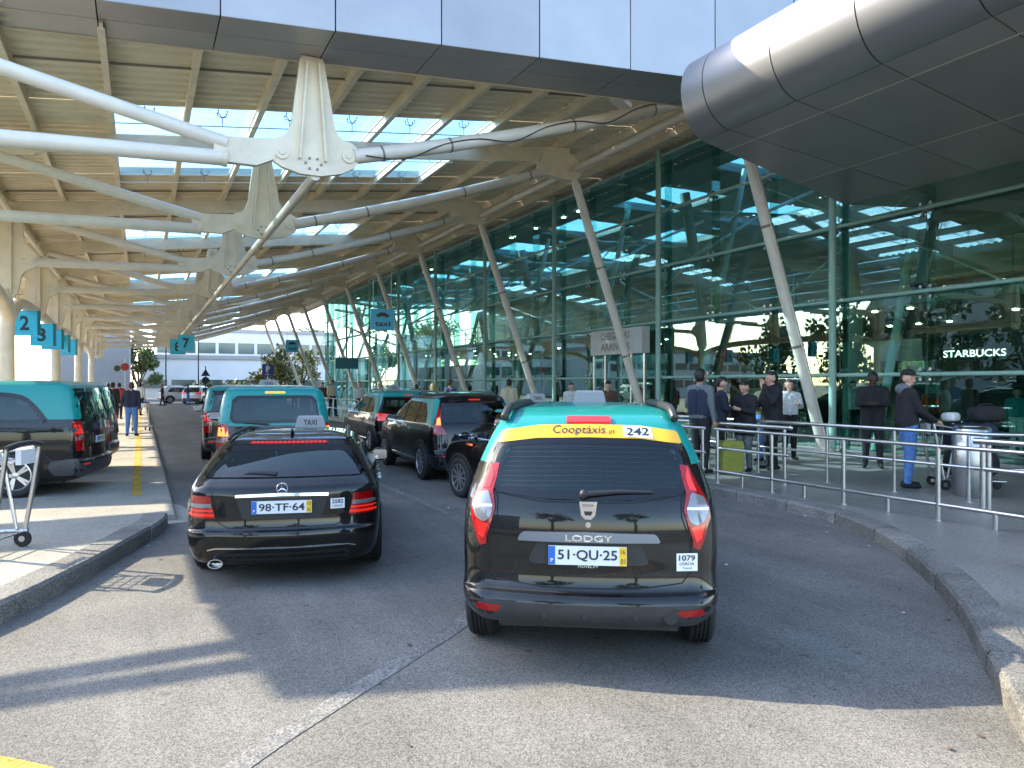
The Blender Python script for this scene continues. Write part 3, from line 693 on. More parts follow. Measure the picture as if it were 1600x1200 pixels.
class CarShape:
    """stack of rounded plan outlines; key = (z, x_rear, x_front, half_width, rear_corner, front_corner, rear_bow, front_bow)"""
    def __init__(s, keys, kr=.03, kf=.08, sub=7):
        s.K = np.array(keys, float); s.R = catmull(keys, sub); s.kr, s.kf = kr, kf
        s.L = s.K[:, 2].max(); s.zs = s.R[:, 0]
        for i in range(1, len(s.zs)):
            if s.zs[i] <= s.zs[i - 1]: s.zs[i] = s.zs[i - 1] + 1e-4
    def T(s, x):
        return 1 - s.kf * max(0, (x - .7 * s.L) / (.3 * s.L)) ** 2 - s.kr * max(0, (.25 * s.L - x) / (.25 * s.L)) ** 2
    def ring(s, r, nr=18, nc=8, ns=44, nf=10):
        z, xr, xf, w, rr, rf, br, bf = r; rr = min(rr, w * .9, (xf - xr) * .4); rf = min(rf, w * .9, (xf - xr) * .4); P = []
        for k in range(nr): y = (w - rr) * k / nr; P.append((xr + br * (y / w) ** 2, y))
        xb = xr + br * ((w - rr) / w) ** 2
        for k in range(nc): a = math.pi / 2 * k / nc; P.append((xb + rr - rr * math.cos(a), w - rr + rr * math.sin(a)))
        xe = xf - bf * ((w - rf) / w) ** 2; x0 = xb + rr; x1 = xe - rf
        for k in range(ns): P.append((x0 + (x1 - x0) * k / ns, w))
        for k in range(nc): a = math.pi / 2 * k / nc; P.append((x1 + rf * math.sin(a), w - rf + rf * math.cos(a)))
        for k in range(nf): y = (w - rf) * (1 - k / nf); P.append((xf - bf * (y / w) ** 2, y))
        P.append((xf, 0))
        P = [(x, y * s.T(x)) for x, y in P]
        return [(x, y, z) for x, y in P] + [(x, -y, z) for x, y in P[-2:0:-1]]
    def par(s, z):
        c = s.__dict__.setdefault('_c', {}); key = round(z, 4)
        if key not in c: c[key] = [float(np.interp(z, s.zs, s.R[:, k])) for k in range(1, 8)]
        return c[key]
    def rear(s, y, z):
        xr, xf, w, rr, rf, br, bf = s.par(z); rr = min(rr, w * .9); ya = abs(y) / (1 - s.kr * .9); ya = min(ya, w * .9995)
        if ya <= w - rr: return Vector((xr + br * (ya / w) ** 2, y, z))
        d = ya - (w - rr); return Vector((xr + br * ((w - rr) / w) ** 2 + rr - math.sqrt(max(0, rr * rr - d * d)), y, z))
    def front(s, y, z):
        xr, xf, w, rr, rf, br, bf = s.par(z); rf = min(rf, w * .9); ya = abs(y) / (1 - s.kf * .8); ya = min(ya, w * .9995)
        if ya <= w - rf: return Vector((xf - bf * (ya / w) ** 2, y, z))
        d = ya - (w - rf); return Vector((xf - bf * ((w - rf) / w) ** 2 - rf + math.sqrt(max(0, rf * rf - d * d)), y, z))
    def side(s, sg):
        def fn(x, z):
            xr, xf, w, rr, rf, br, bf = s.par(z); rr = min(rr, w * .9); rf = min(rf, w * .9)
            x0 = xr + br * ((w - rr) / w) ** 2 + rr; x1 = xf - bf * ((w - rf) / w) ** 2 - rf; y = w
            if x < x0: d = min(rr, x0 - x); y = w - rr + math.sqrt(max(0, rr * rr - d * d))
            if x > x1: d = min(rf, x - x1); y = w - rf + math.sqrt(max(0, rf * rf - d * d))
            return Vector((x, sg * y * s.T(x), z))
        fn.kind = 'side'; fn.sg = sg
        return fn
    def roof(s, x, y):
        ya = abs(y)
        for r in s.R[::-1]:
            z, xr, xf, w, rr, rf, br, bf = r
            if xr <= x <= xf and ya <= w * s.T(x): return z
        return s.zs[-1]
    def body(s, bands, mats, n_name='body', parent=None):
        """bands: [(z_from, material index)]"""
        rings = [s.ring(r) for r in s.R]; n = len(rings[0]); b = MB()
        for r in rings: b.v += r
        for i in range(len(rings) - 1):
            zc = (s.zs[i] + s.zs[i + 1]) / 2; mi = 0
            for zf, k in bands:
                if zc >= zf: mi = k
            for k in range(n):
                k2 = (k + 1) % n; b.f.append((i * n + k, i * n + k2, (i + 1) * n + k2, (i + 1) * n + k)); b.m.append(mi)
        b.f.append(tuple(range(n))[::-1]); b.m.append(0)
        b.f.append(tuple((len(rings) - 1) * n + k for k in range(n))); b.m.append(bands[-1][1] if bands else 0)
        WIN.clear(); s.b = (b, mats); s.bo = b.obj(n_name, mats, parent, 55); return s.bo

WIN = []
def inset(poly, d):
    P = [Vector(q) for q in poly]; n = len(P); A = sum(P[i].x * P[(i + 1) % n].y - P[(i + 1) % n].x * P[i].y for i in range(n)); sg = 1 if A > 0 else -1; out = []
    for i in range(n):
        t = (P[(i + 1) % n] - P[i - 1]); t = t.normalized() if t.length > 1e-9 else Vector((1, 0)); out.append(P[i] + Vector((-t.y, t.x)) * sg * d)
    return out
def glaze(s, R_, ctr, x_rear=.95, x_front=2.35, z_seat=.62, hw=.62, z_head=1.18):
    """open the shell behind every window, border the panes and fit seats"""
    b, mats = s.b; V = np.array(b.v); keep = np.ones(len(b.f), bool); fc = np.array([V[list(f)].mean(0) for f in b.f]); big = np.array([len(f) > 4 for f in b.f])
    for fn, poly, pane, off in WIN:
        P = np.array([tuple(q) for q in inset(poly, .03)]); kind = getattr(fn, 'kind', None) or fn.__name__
        if kind == 'side': G = fc[:, [0, 2]]; sel = fc[:, 1] * fn.sg > .3
        else: G = fc[:, [1, 2]]; sel = (fc[:, 0] < s.L * .36) if kind == 'rear' else (fc[:, 0] > s.L * .36)
        ins = np.zeros(len(G), bool); Q = np.roll(P, 1, 0)
        for i in range(len(P)):
            (xi, yi), (xj, yj) = P[i], Q[i]
            if yi != yj: ins ^= ((yi > G[:, 1]) != (yj > G[:, 1])) & (G[:, 0] < (xj - xi) * (G[:, 1] - yi) / (yj - yi) + xi)
        if kind != 'side':   # keep the corner pillars
            w = np.interp(fc[:, 2], s.zs, s.R[:, 3]); sel &= np.abs(fc[:, 1]) < w * .97
        keep &= ~(ins & sel & ~big)
        bd = inset(poly, .024); strip(fn, [tuple(q) for q in bd] + [tuple(bd[0])], .046, off + .0012, ctr).obj('window_border', M['frit'], pane, 40)
    b.f = [f for f, k in zip(b.f, keep) if k]; b.m = [m for m, k in zip(b.m, keep) if k]
    old = s.bo.data; nm = b.mesh('body', mats, 55, recalc=False); s.bo.data = nm; bpy.data.meshes.remove(old); WIN.clear()
    for x, ys in ((x_rear, (-.42, 0, .42)), (x_front, (-.38, .38))):
        for y in ys:
            w = .19 if len(ys) == 3 else .24
            q = MB(); q.prism(rounded([(-w, 0), (w, 0), (w * .92, z_head - z_seat - .22), (-w * .92, z_head - z_seat - .22)], .05, 3), lambda u, v, d: (x - .22 * v + d, y + u, z_seat + v), -.06, .06); st = q.obj('seat_back', M['seat'], R_)
            q = MB(); q.prism(rounded([(-.13, 0), (.13, 0), (.11, .16), (-.11, .16)], .04, 3), lambda u, v, d: (x - .22 * (z_head - z_seat - .2) + d, y + u, z_head - .19 + v), -.045, .045); q.obj('headrest', M['seat'], st)
    MB().box((.35, -hw, z_seat - .12), (3.1, hw, z_seat - .06)).obj('cabin_floor', M['seat'], R_)
def normal_at(fn, u, v, e=.004):
    p = fn(u, v); a = fn(u + e, v) - fn(u - e, v); c = fn(u, v + e) - fn(u, v - e); n = a.cross(c)
    if n.length < 1e-9: n = Vector((-1, 0, 0))
    n.normalize(); return p, n
def out_n(p, n, ctr):
    return n if n.dot(p - ctr) > 0 else -n
def patch(fn, poly, off, ctr, grid=.05, mi=0, mb=None, skirt=.012, flatn=None):
    """polygon in surface coordinates laid on fn(u,v), standing off by off, with a skirt going in"""
    poly = [Vector(p) for p in poly]; n = len(poly); vs = list(poly); es = [(i, (i + 1) % n) for i in range(n)]
    # densify border
    bp = []
    for i in range(n):
        a, c = poly[i], poly[(i + 1) % n]; k = max(1, int((c - a).length / grid))
        bp += [a.lerp(c, q / k) for q in range(k)]
    n = len(bp); vs = list(bp); es = [(i, (i + 1) % n) for i in range(n)]
    u0, u1 = min(p.x for p in bp), max(p.x for p in bp); v0, v1 = min(p.y for p in bp), max(p.y for p in bp)
    P = np.array([(p.x, p.y) for p in bp])
    gu = np.arange(u0 + grid * .5, u1, grid); gv = np.arange(v0 + grid * .5, v1, grid)
    if len(gu) and len(gv):
        G = np.array([(x, y) for x in gu for y in gv]); ins = np.zeros(len(G), bool); Q = np.roll(P, 1, 0); far_ = np.full(len(G), 9.)
        for i in range(n):
            xi, yi = P[i]; xj, yj = Q[i]
            far_ = np.minimum(far_, (G[:, 0] - xi) ** 2 + (G[:, 1] - yi) ** 2)
            if yi != yj:
                h = ((yi > G[:, 1]) != (yj > G[:, 1])) & (G[:, 0] < (xj - xi) * (G[:, 1] - yi) / (yj - yi) + xi); ins ^= h
        vs += [Vector(g_) for g_ in G[ins & (far_ > (grid * .35) ** 2)]]
    r = geometry.delaunay_2d_cdt(vs, [], [list(range(n))], 1, 1e-5)
    V, E, Fc = r[0], r[1], r[2]
    b = mb or MB(); out = []; inn = []
    for p in V:
        q, nn = normal_at(fn, p.x, p.y); nn = flatn or out_n(q, nn, ctr); out.append(q + nn * off); inn.append(q - nn * skirt)
    o = len(b.v); b.v += [tuple(p) for p in out]
    cnt = {}
    for f in Fc:
        p = [out[i] for i in f]; nn = (p[1] - p[0]).cross(p[2] - p[0]); c3 = (p[0] + p[1] + p[2]) / 3
        ff = f if nn.dot(c3 - ctr) > 0 else f[::-1]
        b.f.append(tuple(o + i for i in ff)); b.m.append(mi)
        for i in range(len(ff)): e = (ff[i], ff[(i + 1) % len(ff)]); cnt[e] = 1
    o2 = len(b.v); b.v += [tuple(p) for p in inn]
    for (i, j) in list(cnt):
        if (j, i) not in cnt: b.f.append((o + j, o + i, o2 + i, o2 + j)); b.m.append(mi)
    return b
def add_patch(name, fn, poly, off, ctr, mat, parent, grid=.05, skirt=.012):
    b = patch(fn, poly, off, ctr, grid, skirt=0. if mat == M['car_glass'] else skirt); me = b.mesh(name, mat, 40, recalc=False); o_ = link(name, me, parent)
    if mat == M['car_glass']: WIN.append((fn, poly, o_, off))
    return o_
def strip(fn, pts, width, off, ctr, mi=0, mb=None, step=.04):
    """thin band along a line in surface coordinates"""
    b = mb or MB(); L = []
    for i in range(len(pts) - 1):
        a, c = Vector(pts[i]), Vector(pts[i + 1]); k = max(1, int((c - a).length / step)); L += [a.lerp(c, q / k) for q in range(k)]
    L.append(Vector(pts[-1])); rows = []
    for i, p in enumerate(L):
        d = (L[min(i + 1, len(L) - 1)] - L[max(i - 1, 0)]).normalized(); nn = Vector((-d.y, d.x)) * width / 2; row = []
        for q, o in ((p + nn, -.006), (p + nn, off), (p - nn, off), (p - nn, -.006)):
            x, m = normal_at(fn, q.x, q.y); row.append(x + out_n(x, m, ctr) * o)
        rows.append(row)
    o = len(b.v); b.v += [tuple(p) for r in rows for p in r]
    for i in range(len(rows) - 1):
        for k in range(3): b.f.append((o + i * 4 + k, o + i * 4 + k + 1, o + i * 4 + k + 5, o + i * 4 + k + 4)); b.m.append(mi)
    return b
def add_strip(name, fn, pts, w, off, ctr, mat, parent):
    return strip(fn, pts, w, off, ctr).obj(name, mat, parent, 40)
def surf_text(name, txt, w, h, fn, u, v, off, ctr, mat, parent, bold=.01, flip=True, slant=0.):
    """lettering laid on fn(y,z); flip because +y points left when seen from behind"""
    b = text_fit(txt, w, h, bold)
    def f(p):
        q, n = normal_at(fn, u + (-p.x if flip else p.x) - slant * p.y, v + p.y); return q + out_n(q, n, ctr) * off
    b.xf(f); return link(name, b.mesh(name, mat), parent)
_wheels = {}
def wheel_mesh(R, wd, style):
    k = (R, wd, style)
    if k in _wheels: return _wheels[k]
    h = wd / 2; t = MB()
    prof = [(R * .66, -h * .8), (R * .70, -h * .95), (R * .86, -h), (R * .96, -h * .86), (R, -h * .68)]
    for g in (-.42, -.14, .14, .42): prof += [(R, h * (g - .07)), (R - .012, h * (g - .055)), (R - .012, h * (g + .055)), (R, h * (g + .07))]
    prof += [(R, h * .68), (R * .96, h * .86), (R * .86, h), (R * .70, h * .95), (R * .66, h * .8)]
    t.lathe(prof, 'y', n=40); tm = t.mesh('wheel', M['tyre'], 50)
    r = MB(); q = R * .68
    r.lathe([(q, h * .5), (q, h * .93), (q * .93, h * .95), (q * .90, h * .55)], 'y', n=36)
    r.lathe([(q * .2, h * .5), (q * .2, h * .82), (q * .14, h * .86)], 'y', n=18)
    nsp = {'five': 5, 'ten': 10, 'steel': 7}[style]
    for s in range(nsp):
        a = 2 * math.pi * s / nsp
        for da in ((-.13, .13) if style == 'five' else (0,)):
            c, sn = math.cos(a + da), math.sin(a + da); wv = q * (.075 if style != 'steel' else .12)
            pts = []
            for rr, yy, ww in ((q * .16, h * .80, wv * 1.1), (q * .95, h * .88, wv)):
                for sg in (-1, 1): pts += [(rr * c - sg * ww * sn, yy, rr * sn + sg * ww * c), (rr * c - sg * ww * sn, yy - .03, rr * sn + sg * ww * c)]
            r.add(pts, [(0, 2, 6, 4), (1, 5, 7, 3), (0, 4, 5, 1), (2, 3, 7, 6), (0, 1, 3, 2), (4, 6, 7, 5)])
    rm = r.mesh('rim', M['alloy'], 30)
    d = MB(); d.lathe([(q * .95, h * .3), (q * .95, h * .42)], 'y', n=30); dm = d.mesh('brake_disc', M['trim'])
    _wheels[k] = (tm, rm, dm); return _wheels[k]
def wheels(root, sh, R, wd, xs, track, style='five'):
    tm, rm, dm = wheel_mesh(R, wd, style)
    for x in xs:
        for sg in (1, -1):
            w = link('wheel', tm, root, (x, sg * (track - wd / 2), R), (0, 0, 0 if sg > 0 else math.pi))
            link('rim', rm, w); link('brake_disc', dm, w)
def arches(root, sh, R, xs, mat=None, lip=None):
    ctr = Vector((sh.L / 2, 0, .8))
    for x in xs:
        for sg in (1, -1):
            fn = sh.side(sg); z0 = sh.zs[0] + .004
            pts = [(x + (R + .06) * math.cos(a), R + (R + .055) * math.sin(a)) for a in [math.pi * q / 24 for q in range(25)]]
            pts = [(px, max(pz, z0)) for px, pz in pts]; pts = [pts[0]] + [p for p in pts[1:-1]] + [pts[-1]]
            poly = [(x + R + .06, z0)] + pts + [(x - R - .06, z0)]
            clean = [poly[0]]
            for p in poly[1:]:
                if (Vector(p) - Vector(clean[-1])).length > .004: clean.append(p)
            add_patch('arch_shade', fn, clean, .004, ctr, M['seam'], root, .08)  # flat black patch paints the shade of an open wheel well
            if lip: add_strip('arch_lip', fn, [p for p in pts if p[1] > z0 + .01], .035, .012, ctr, lip, root)
def plate(root, x, y, z, w, h, text, tilt=0., label=None, yel=('16', '01')):
    """number plate at a rear position, facing -x, tilted by tilt"""
    o = MB().box((-.006, -w / 2, -h / 2), (.006, w / 2, h / 2)).obj('number_plate', M['plate'], root, loc=(x, y, z)); o.rotation_euler = (0, tilt, 0)
    f = lambda v: Vector((-.0085, -v.x, v.y))
    MB().box((-.0075, w / 2 - .045 * w / .52, -h / 2 + .002), (-.0065, w / 2 - .001, h / 2 - .002)).obj('plate_band', M['plate_blue'], o)
    MB().box((-.0075, -w / 2 + .001, -h / 2 + .002), (-.0065, -w / 2 + .048 * w / .52, h / 2 - .002)).obj('plate_band', M['plate_yellow'], o)
    text_fit(text, w * .76, h * .62, .018).xf(f).obj('plate_lettering', M['ink'], o)
    for i, t in enumerate(yel): text_fit(t, .028, h * .26, .01).xf(lambda v: Vector((-.0085, -w / 2 + .024 - v.x, (.25 - .5 * i) * h + v.y))).obj('plate_lettering', M['ink'], o)
    text_fit('P', .016, h * .2, .01).xf(lambda v: Vector((-.0085, w / 2 - .022 - v.x, -.26 * h + v.y))).obj('plate_lettering', M['white'], o)
    return o
def mirror(root, x, y, z, sg, mat, s=1.):
    b = MB(); b.ball((0, 0, 0), (.07 * s, .11 * s, .085 * s), 14, 9)
    b.xf(lambda v: Vector((max(v.x, -.045 * s), v.y, v.z)))
    o = b.obj('wing_mirror', mat, root, 40, loc=(x, sg * (y + .10), z))
    MB().box((-.03, -.20, -.06), (.03, .02, -.01)).obj('mirror_arm', M['trim'], o).scale = (1, sg, 1)
    g = MB(); g.prism(rounded([(-.085 * s, -.058 * s), (.085 * s, -.058 * s), (.085 * s, .058 * s), (-.085 * s, .058 * s)], .03), lambda u, v, d: (d, u, v), -.052 * s, -.047 * s); g.obj('mirror_glass', M['mirror'], o)
    return o
def taxi_lamp(root, x, z, text='TAXI', w=.36, y=0.):
    b = MB(); b.add([(sx * hx, sy * hy, zz) for zz, hx, hy in ((0, .075, w / 2), (.12, .05, w / 2 - .03), (.135, .035, w / 2 - .045)) for sx, sy in ((-1, -1), (1, -1), (1, 1), (-1, 1))],
                    [(0, 3, 2, 1), (8, 9, 10, 11)] + [(i * 4 + k, i * 4 + (k + 1) % 4, (i + 1) * 4 + (k + 1) % 4, (i + 1) * 4 + k) for i in (0, 1) for k in range(4)])
    o = b.obj('taxi_lamp', M['taxi_box'], root, loc=(x, y, z)); MB().box((-.09, -w / 2 - .01, -.02), (.09, w / 2 + .01, 0)).obj('lamp_base', M['trim'], o)
    if text: text_fit(text, w * .42, .055, .02).xf(lambda v: Vector((-.0765 + .025 * (v.y + .065) / .12 - .003, -v.x, .065 + v.y))).obj('lamp_lettering', M['trim'], o)
def put(root, x, y, heading, z=0.):
    root.location = (x, y, z); root.rotation_euler = (0, 0, rad(90 - heading))

M['seat'] = pbr('dark_seat_cloth', (.035, .035, .038), .9, nscale=20, namt=.3)
# ---- compact MPV taxi seen from behind (nearest car)
def mpv():
    R_ = thing('taxi_mpv', 'black and turquoise minivan taxi with yellow window band numbered 242', 'car')
    k = [(.27, .20, 4.05, .74, .2, .3, .05, .2), (.30, .10, 4.15, .80, .22, .3, .08, .22), (.37, .02, 4.22, .84, .22, .3, .10, .25), (.43, .0, 4.25, .86, .2, .3, .11, .28), (.485, .015, 4.25, .868, .2, .3, .12, .28),
         (.51, .055, 4.25, .868, .2, .3, .12, .28), (.60, .078, 4.24, .868, .2, .3, .12, .28), (.75, .085, 4.2, .872, .2, .3, .12, .28), (.92, .10, 4.1, .868, .21, .3, .12, .3), (1.02, .125, 3.7, .855, .22, .3, .12, .3), (1.08, .15, 3.35, .84, .22, .3, .12, .3),
         (1.25, .24, 3.05, .775, .21, .25, .10, .25), (1.38, .33, 2.8, .715, .20, .25, .09, .22), (1.46, .405, 2.6, .675, .19, .25, .085, .2), (1.51, .47, 2.45, .64, .18, .25, .08, .2), (1.55, .56, 2.3, .595, .17, .22, .08, .18),
         (1.575, .72, 2.2, .53, .15, .2, .07, .15), (1.59, .95, 2.1, .42, .12, .15, .05, .1), (1.598, 1.2, 1.95, .25, .1, .1, .03, .05), (1.6, 1.45, 1.7, .05, .03, .03, .01, .01)]
    s = CarShape(k, kr=.035); ctr = Vector((2.0, 0, .8)); re = s.rear
    bo = s.body([(1.25, 1)], [M['black'], M['teal']], 'body', R_)
    # rear window: dark glass with the yellow film above it
    gl = rounded([(-.665, 1.31), (-.70, 1.17), (-.60, 1.075), (-.28, 1.045), (.28, 1.045), (.60, 1.075), (.70, 1.17), (.665, 1.31), (.625, 1.385), (.3, 1.415), (-.3, 1.415), (-.625, 1.385)], .04, 3)
    add_patch('rear_window', re, gl, .009, ctr, M['car_glass'], R_, .03)
    bd = rounded([(-.628, 1.365), (-.35, 1.398), (0, 1.405), (.35, 1.398), (.628, 1.365), (.60, 1.44), (.35, 1.475), (0, 1.482), (-.35, 1.475), (-.60, 1.44)], .02, 3)
    ba = add_patch('yellow_band', re, bd, .013, ctr, M['band'], R_, .03)
    wp = [(-.235, 1.41), (-.435, 1.397), (-.425, 1.46), (-.235, 1.47)]
    add_patch('number_sticker', re, wp, .016, ctr, M['white'], ba, .05)
    surf_text('band_lettering', 'Cooptáxis', .36, .062, re, .065, 1.442, .0165, ctr, M['ink'], ba, .004, slant=.15)
    surf_text('band_lettering', '.pt', .05, .03, re, -.155, 1.433, .0165, ctr, M['ink'], ba, .0)
    surf_text('band_lettering', '242', .155, .045, re, -.333, 1.435, .0195, ctr, M['ink'], ba, .02, slant=.05)
    add_patch('brake_light', re, rounded([(-.155, 1.493), (.155, 1.493), (.15, 1.527), (-.15, 1.527)], .008, 2), .016, ctr, M['red_lit'], R_, .05)
    HL = pbr('heater_line', (.02, .02, .024), .5)
    for i in range(9):
        z = 1.115 + .028 * i; add_strip('heater_line', re, [(-.60 + .01 * i, z), (0, z + .012), (.60 - .01 * i, z)], 0.0025, .0105, ctr, HL, R_)
    # tail lamps
    for sg in (1, -1):
        f = lambda P: [(sg * y, z) for y, z in P]
        lp = [(.60, 1.245), (.655, 1.238), (.70, 1.15), (.765, 1.04), (.782, .985), (.775, .92), (.735, .80), (.712, .755), (.672, .768), (.668, .82), (.640, .90), (.615, .985), (.635, 1.08), (.612, 1.17)]
        la = add_patch('tail_lamp', re, f(lp), .014, ctr, M['red_lamp'], R_, .03)
        add_patch('lamp_core', re, f([(.645, 1.235), (.672, 1.15), (.70, 1.09), (.655, 1.10), (.632, 1.17)]), .017, ctr, M['red_lit'], la, .03)
        add_patch('clear_lens', re, f(rounded([(.664, 1.085), (.745, 1.055), (.768, .985), (.745, .925), (.69, .895), (.648, .925), (.632, .985)], .02, 3)), .019, ctr, M['clear_lens'], la, .03)
        add_strip('lens_bar', re, f([(.635, .995), (.766, .988)]), .014, .021, ctr, M['chrome'], la)
        add_patch('lamp_core', re, f([(.66, .885), (.742, .905), (.722, .82), (.69, .80)]), .017, ctr, M['red_lit'], la, .03)
        add_patch('reflector', re, f(rounded([(.555, .415), (.725, .425), (.735, .39), (.59, .375)], .012, 3)), .008, ctr, M['red_lamp'], R_, .04)
        add_strip('panel_gap', re, f([(.735, .80), (.80, .80)]), .005, .001, ctr, M['seam'], R_)
    # lower bumper in grey plastic
    add_patch('bumper', re, rounded([(-.79, .305), (.79, .305), (.80, .38), (.79, .445), (-.79, .445), (-.80, .40)], .03, 3), .006, ctr, M['bumper'], R_, .06)
    for y in (-.52, .02, .28, -.30):
        b = MB(); q, n = normal_at(re, y, .385); b.lathe([(.024 if y != -.52 else .05, 0), (.021 if y != -.52 else .048, .004)], 'x', (0, 0, 0), 18); b.xf(lambda v: Vector((-v.x, v.y, v.z)))
        o = b.obj('parking_sensor', M['trim'], R_, loc=tuple(q + Vector((-.008, 0, 0))))
    # tailgate gap, handle bar, badge, plate, wiper
    gate = [(-.655, 1.30), (-.672, 1.2), (-.60, 1.04), (-.60, .95), (-.655, .80), (-.66, .63), (-.60, .56), (-.3, .53), (.3, .53), (.60, .56), (.66, .63), (.655, .80), (.60, .95), (.60, 1.04), (.672, 1.2), (.655, 1.30)]
    add_strip('panel_gap', re, gate, .008, .0015, ctr, M['seam'], R_)
    add_strip('panel_gap', re, [(-.78, .506), (.78, .506)], .007, .0015, ctr, M['seam'], R_)
    add_strip('panel_gap', re, [(-.62, 1.075), (-.3, 1.032), (.3, 1.032), (.62, 1.075)], .005, .0015, ctr, M['seam'], R_)
    add_patch('handle_recess', re, rounded([(-.40, .665), (-.33, .80), (.33, .80), (.40, .665)], .05, 3), .0015, ctr, M['trim'], R_, .08)
    hb = add_patch('handle_bar', re, rounded([(-.46, .80), (.46, .80), (.43, .852), (0, .862), (-.43, .852)], .02, 3), .03, ctr, pbr('gunmetal_trim', (.16, .18, .22), .3, .6), R_, .05, skirt=.01)
    surf_text('model_lettering', 'LODGY', .30, .038, re, -.005, .827, .034, ctr, M['chrome'], hb, .02)
    q = re(0, .99)
    bd = MB(); bd.prism([(-.058, .052), (.058, .052), (.046, -.03), (.02, -.055), (-.02, -.055), (-.046, -.03)], lambda u, v, d: (d, u, v), -.012, 0); em = bd.obj('badge', M['chrome'], R_, loc=(q.x - .006, 0, .99))
    bd = MB(); bd.prism([(-.028, -.006), (.028, -.006), (.02, -.03), (-.02, -.03)], lambda u, v, d: (d, u, v), -.0145, -.0125); bd.obj('badge_inset', M['trim'], em)
    text_fit('DACIA', .07, .016, .01).xf(lambda v: Vector((-.0135, -v.x, .03 + v.y))).obj('badge_lettering', M['trim'], em)
    b = MB(); b.lathe([(.02, 0), (.018, .01)], 'x', (0, 0, 0), 14); b.xf(lambda v: Vector((-v.x, v.y, v.z))); b.obj('lock', M['chrome'], R_, loc=(re(0, .9).x - .001, 0, .905))
    q = re(0, .73); plate(R_, q.x - .016, 0.005, .725, .50, .112, '51·QU·25', rad(3))
    st = add_patch('licence_sticker', re, [(-.565, .63), (-.565, .735), (-.70, .735), (-.70, .63)], .003, ctr, M['white'], R_, .05)
    surf_text('sticker_lettering', '1079', .105, .034, re, -.632, .708, .006, ctr, M['ink'], st, .02)
    surf_text('sticker_lettering', 'LISBOA', .095, .018, re, -.632, .674, .006, ctr, M['ink'], st, .0)
    surf_text('sticker_lettering', 'TAXI', .06, .012, re, -.632, .647, .006, ctr, M['ink'], st, .0)
    surf_text('dealer_lettering', 'MOVEL.PT', .13, .014, re, 0, .657, .005, ctr, M['white'], R_, .0)
    w = MB(); pts = [re(.03, 1.085) + Vector((-.035, 0, 0)), re(-.2, 1.10) + Vector((-.03, 0, 0)), re(-.42, 1.095) + Vector((-.022, 0, 0))]
    w.tube(pts, [.018, .012, .008], 8); w.ball(tuple(pts[0]), .028, 10, 7); w.obj('wiper', M['trim'], R_, 40)
    # sides
    for sg in (1, -1):
        fn = s.side(sg)
        add_patch('side_window', fn, rounded([(.62, 1.12), (1.35, 1.09), (1.35, 1.40), (.80, 1.40)], .04, 3), .008, ctr, M['car_glass'], R_, .05)
        add_patch('side_window', fn, rounded([(1.42, 1.09), (2.15, 1.07), (2.15, 1.41), (1.42, 1.41)], .04, 3), .008, ctr, M['car_glass'], R_, .05)
        add_patch('side_window', fn, rounded([(2.22, 1.07), (3.0, 1.06), (2.5, 1.39), (2.22, 1.40)], .04, 3), .008, ctr, M['car_glass'], R_, .05)
        for x in (1.38, 2.19): add_strip('panel_gap', fn, [(x, .38), (x, 1.42)], .007, .0015, ctr, M['seam'], R_)
        mirror(R_, 2.75, .80, 1.09, sg, M['black'])
        r = MB(); pts = [Vector((x, sg * yy, s.roof(x, yy) + dz)) for x, yy, dz in ((.52, .60, -.01), (.62, .58, .03), (.85, .565, .035), (1.5, .555, .035), (2.05, .55, .02), (2.2, .55, -.01))]
        r.tube(smooth_line(pts, 5), .03, 10); r.xf(lambda v: v); r.obj('roof_rail', M['rail_black'], R_, True)
    add_patch('windscreen', s.front, rounded([(-.68, 1.10), (.68, 1.10), (.55, 1.47), (-.55, 1.47)], .05, 3), .003, ctr, M['car_glass'], R_, .1)
    for sg in (1, -1): add_patch('headlamp', s.front, [(sg * .45, .72), (sg * .72, .74), (sg * .70, .9), (sg * .5, .88)], .004, ctr, M['clear_lens'], R_, .1)
    arches(R_, s, .315, (.80, 3.45)); wheels(R_, s, .315, .20, (.80, 3.45), .885, 'steel')
    taxi_lamp(R_, 2.0, 1.56, '', .32)
    b = MB(); b.tube([(.78, 0, 1.56), (.62, 0, 1.72)], [.008, .004], 6); 
    u = MB(); u.box((.35, -.6, .2), (3.9, .6, .28)); u.obj('underbody', M['trim'], R_)
    glaze(s, R_, ctr, 1.05, 2.1, .62, .68, 1.26)
    return R_
m_ = mpv(); put(m_, 2.35, 3.66, 33); m_.scale = (1, .93, 1)

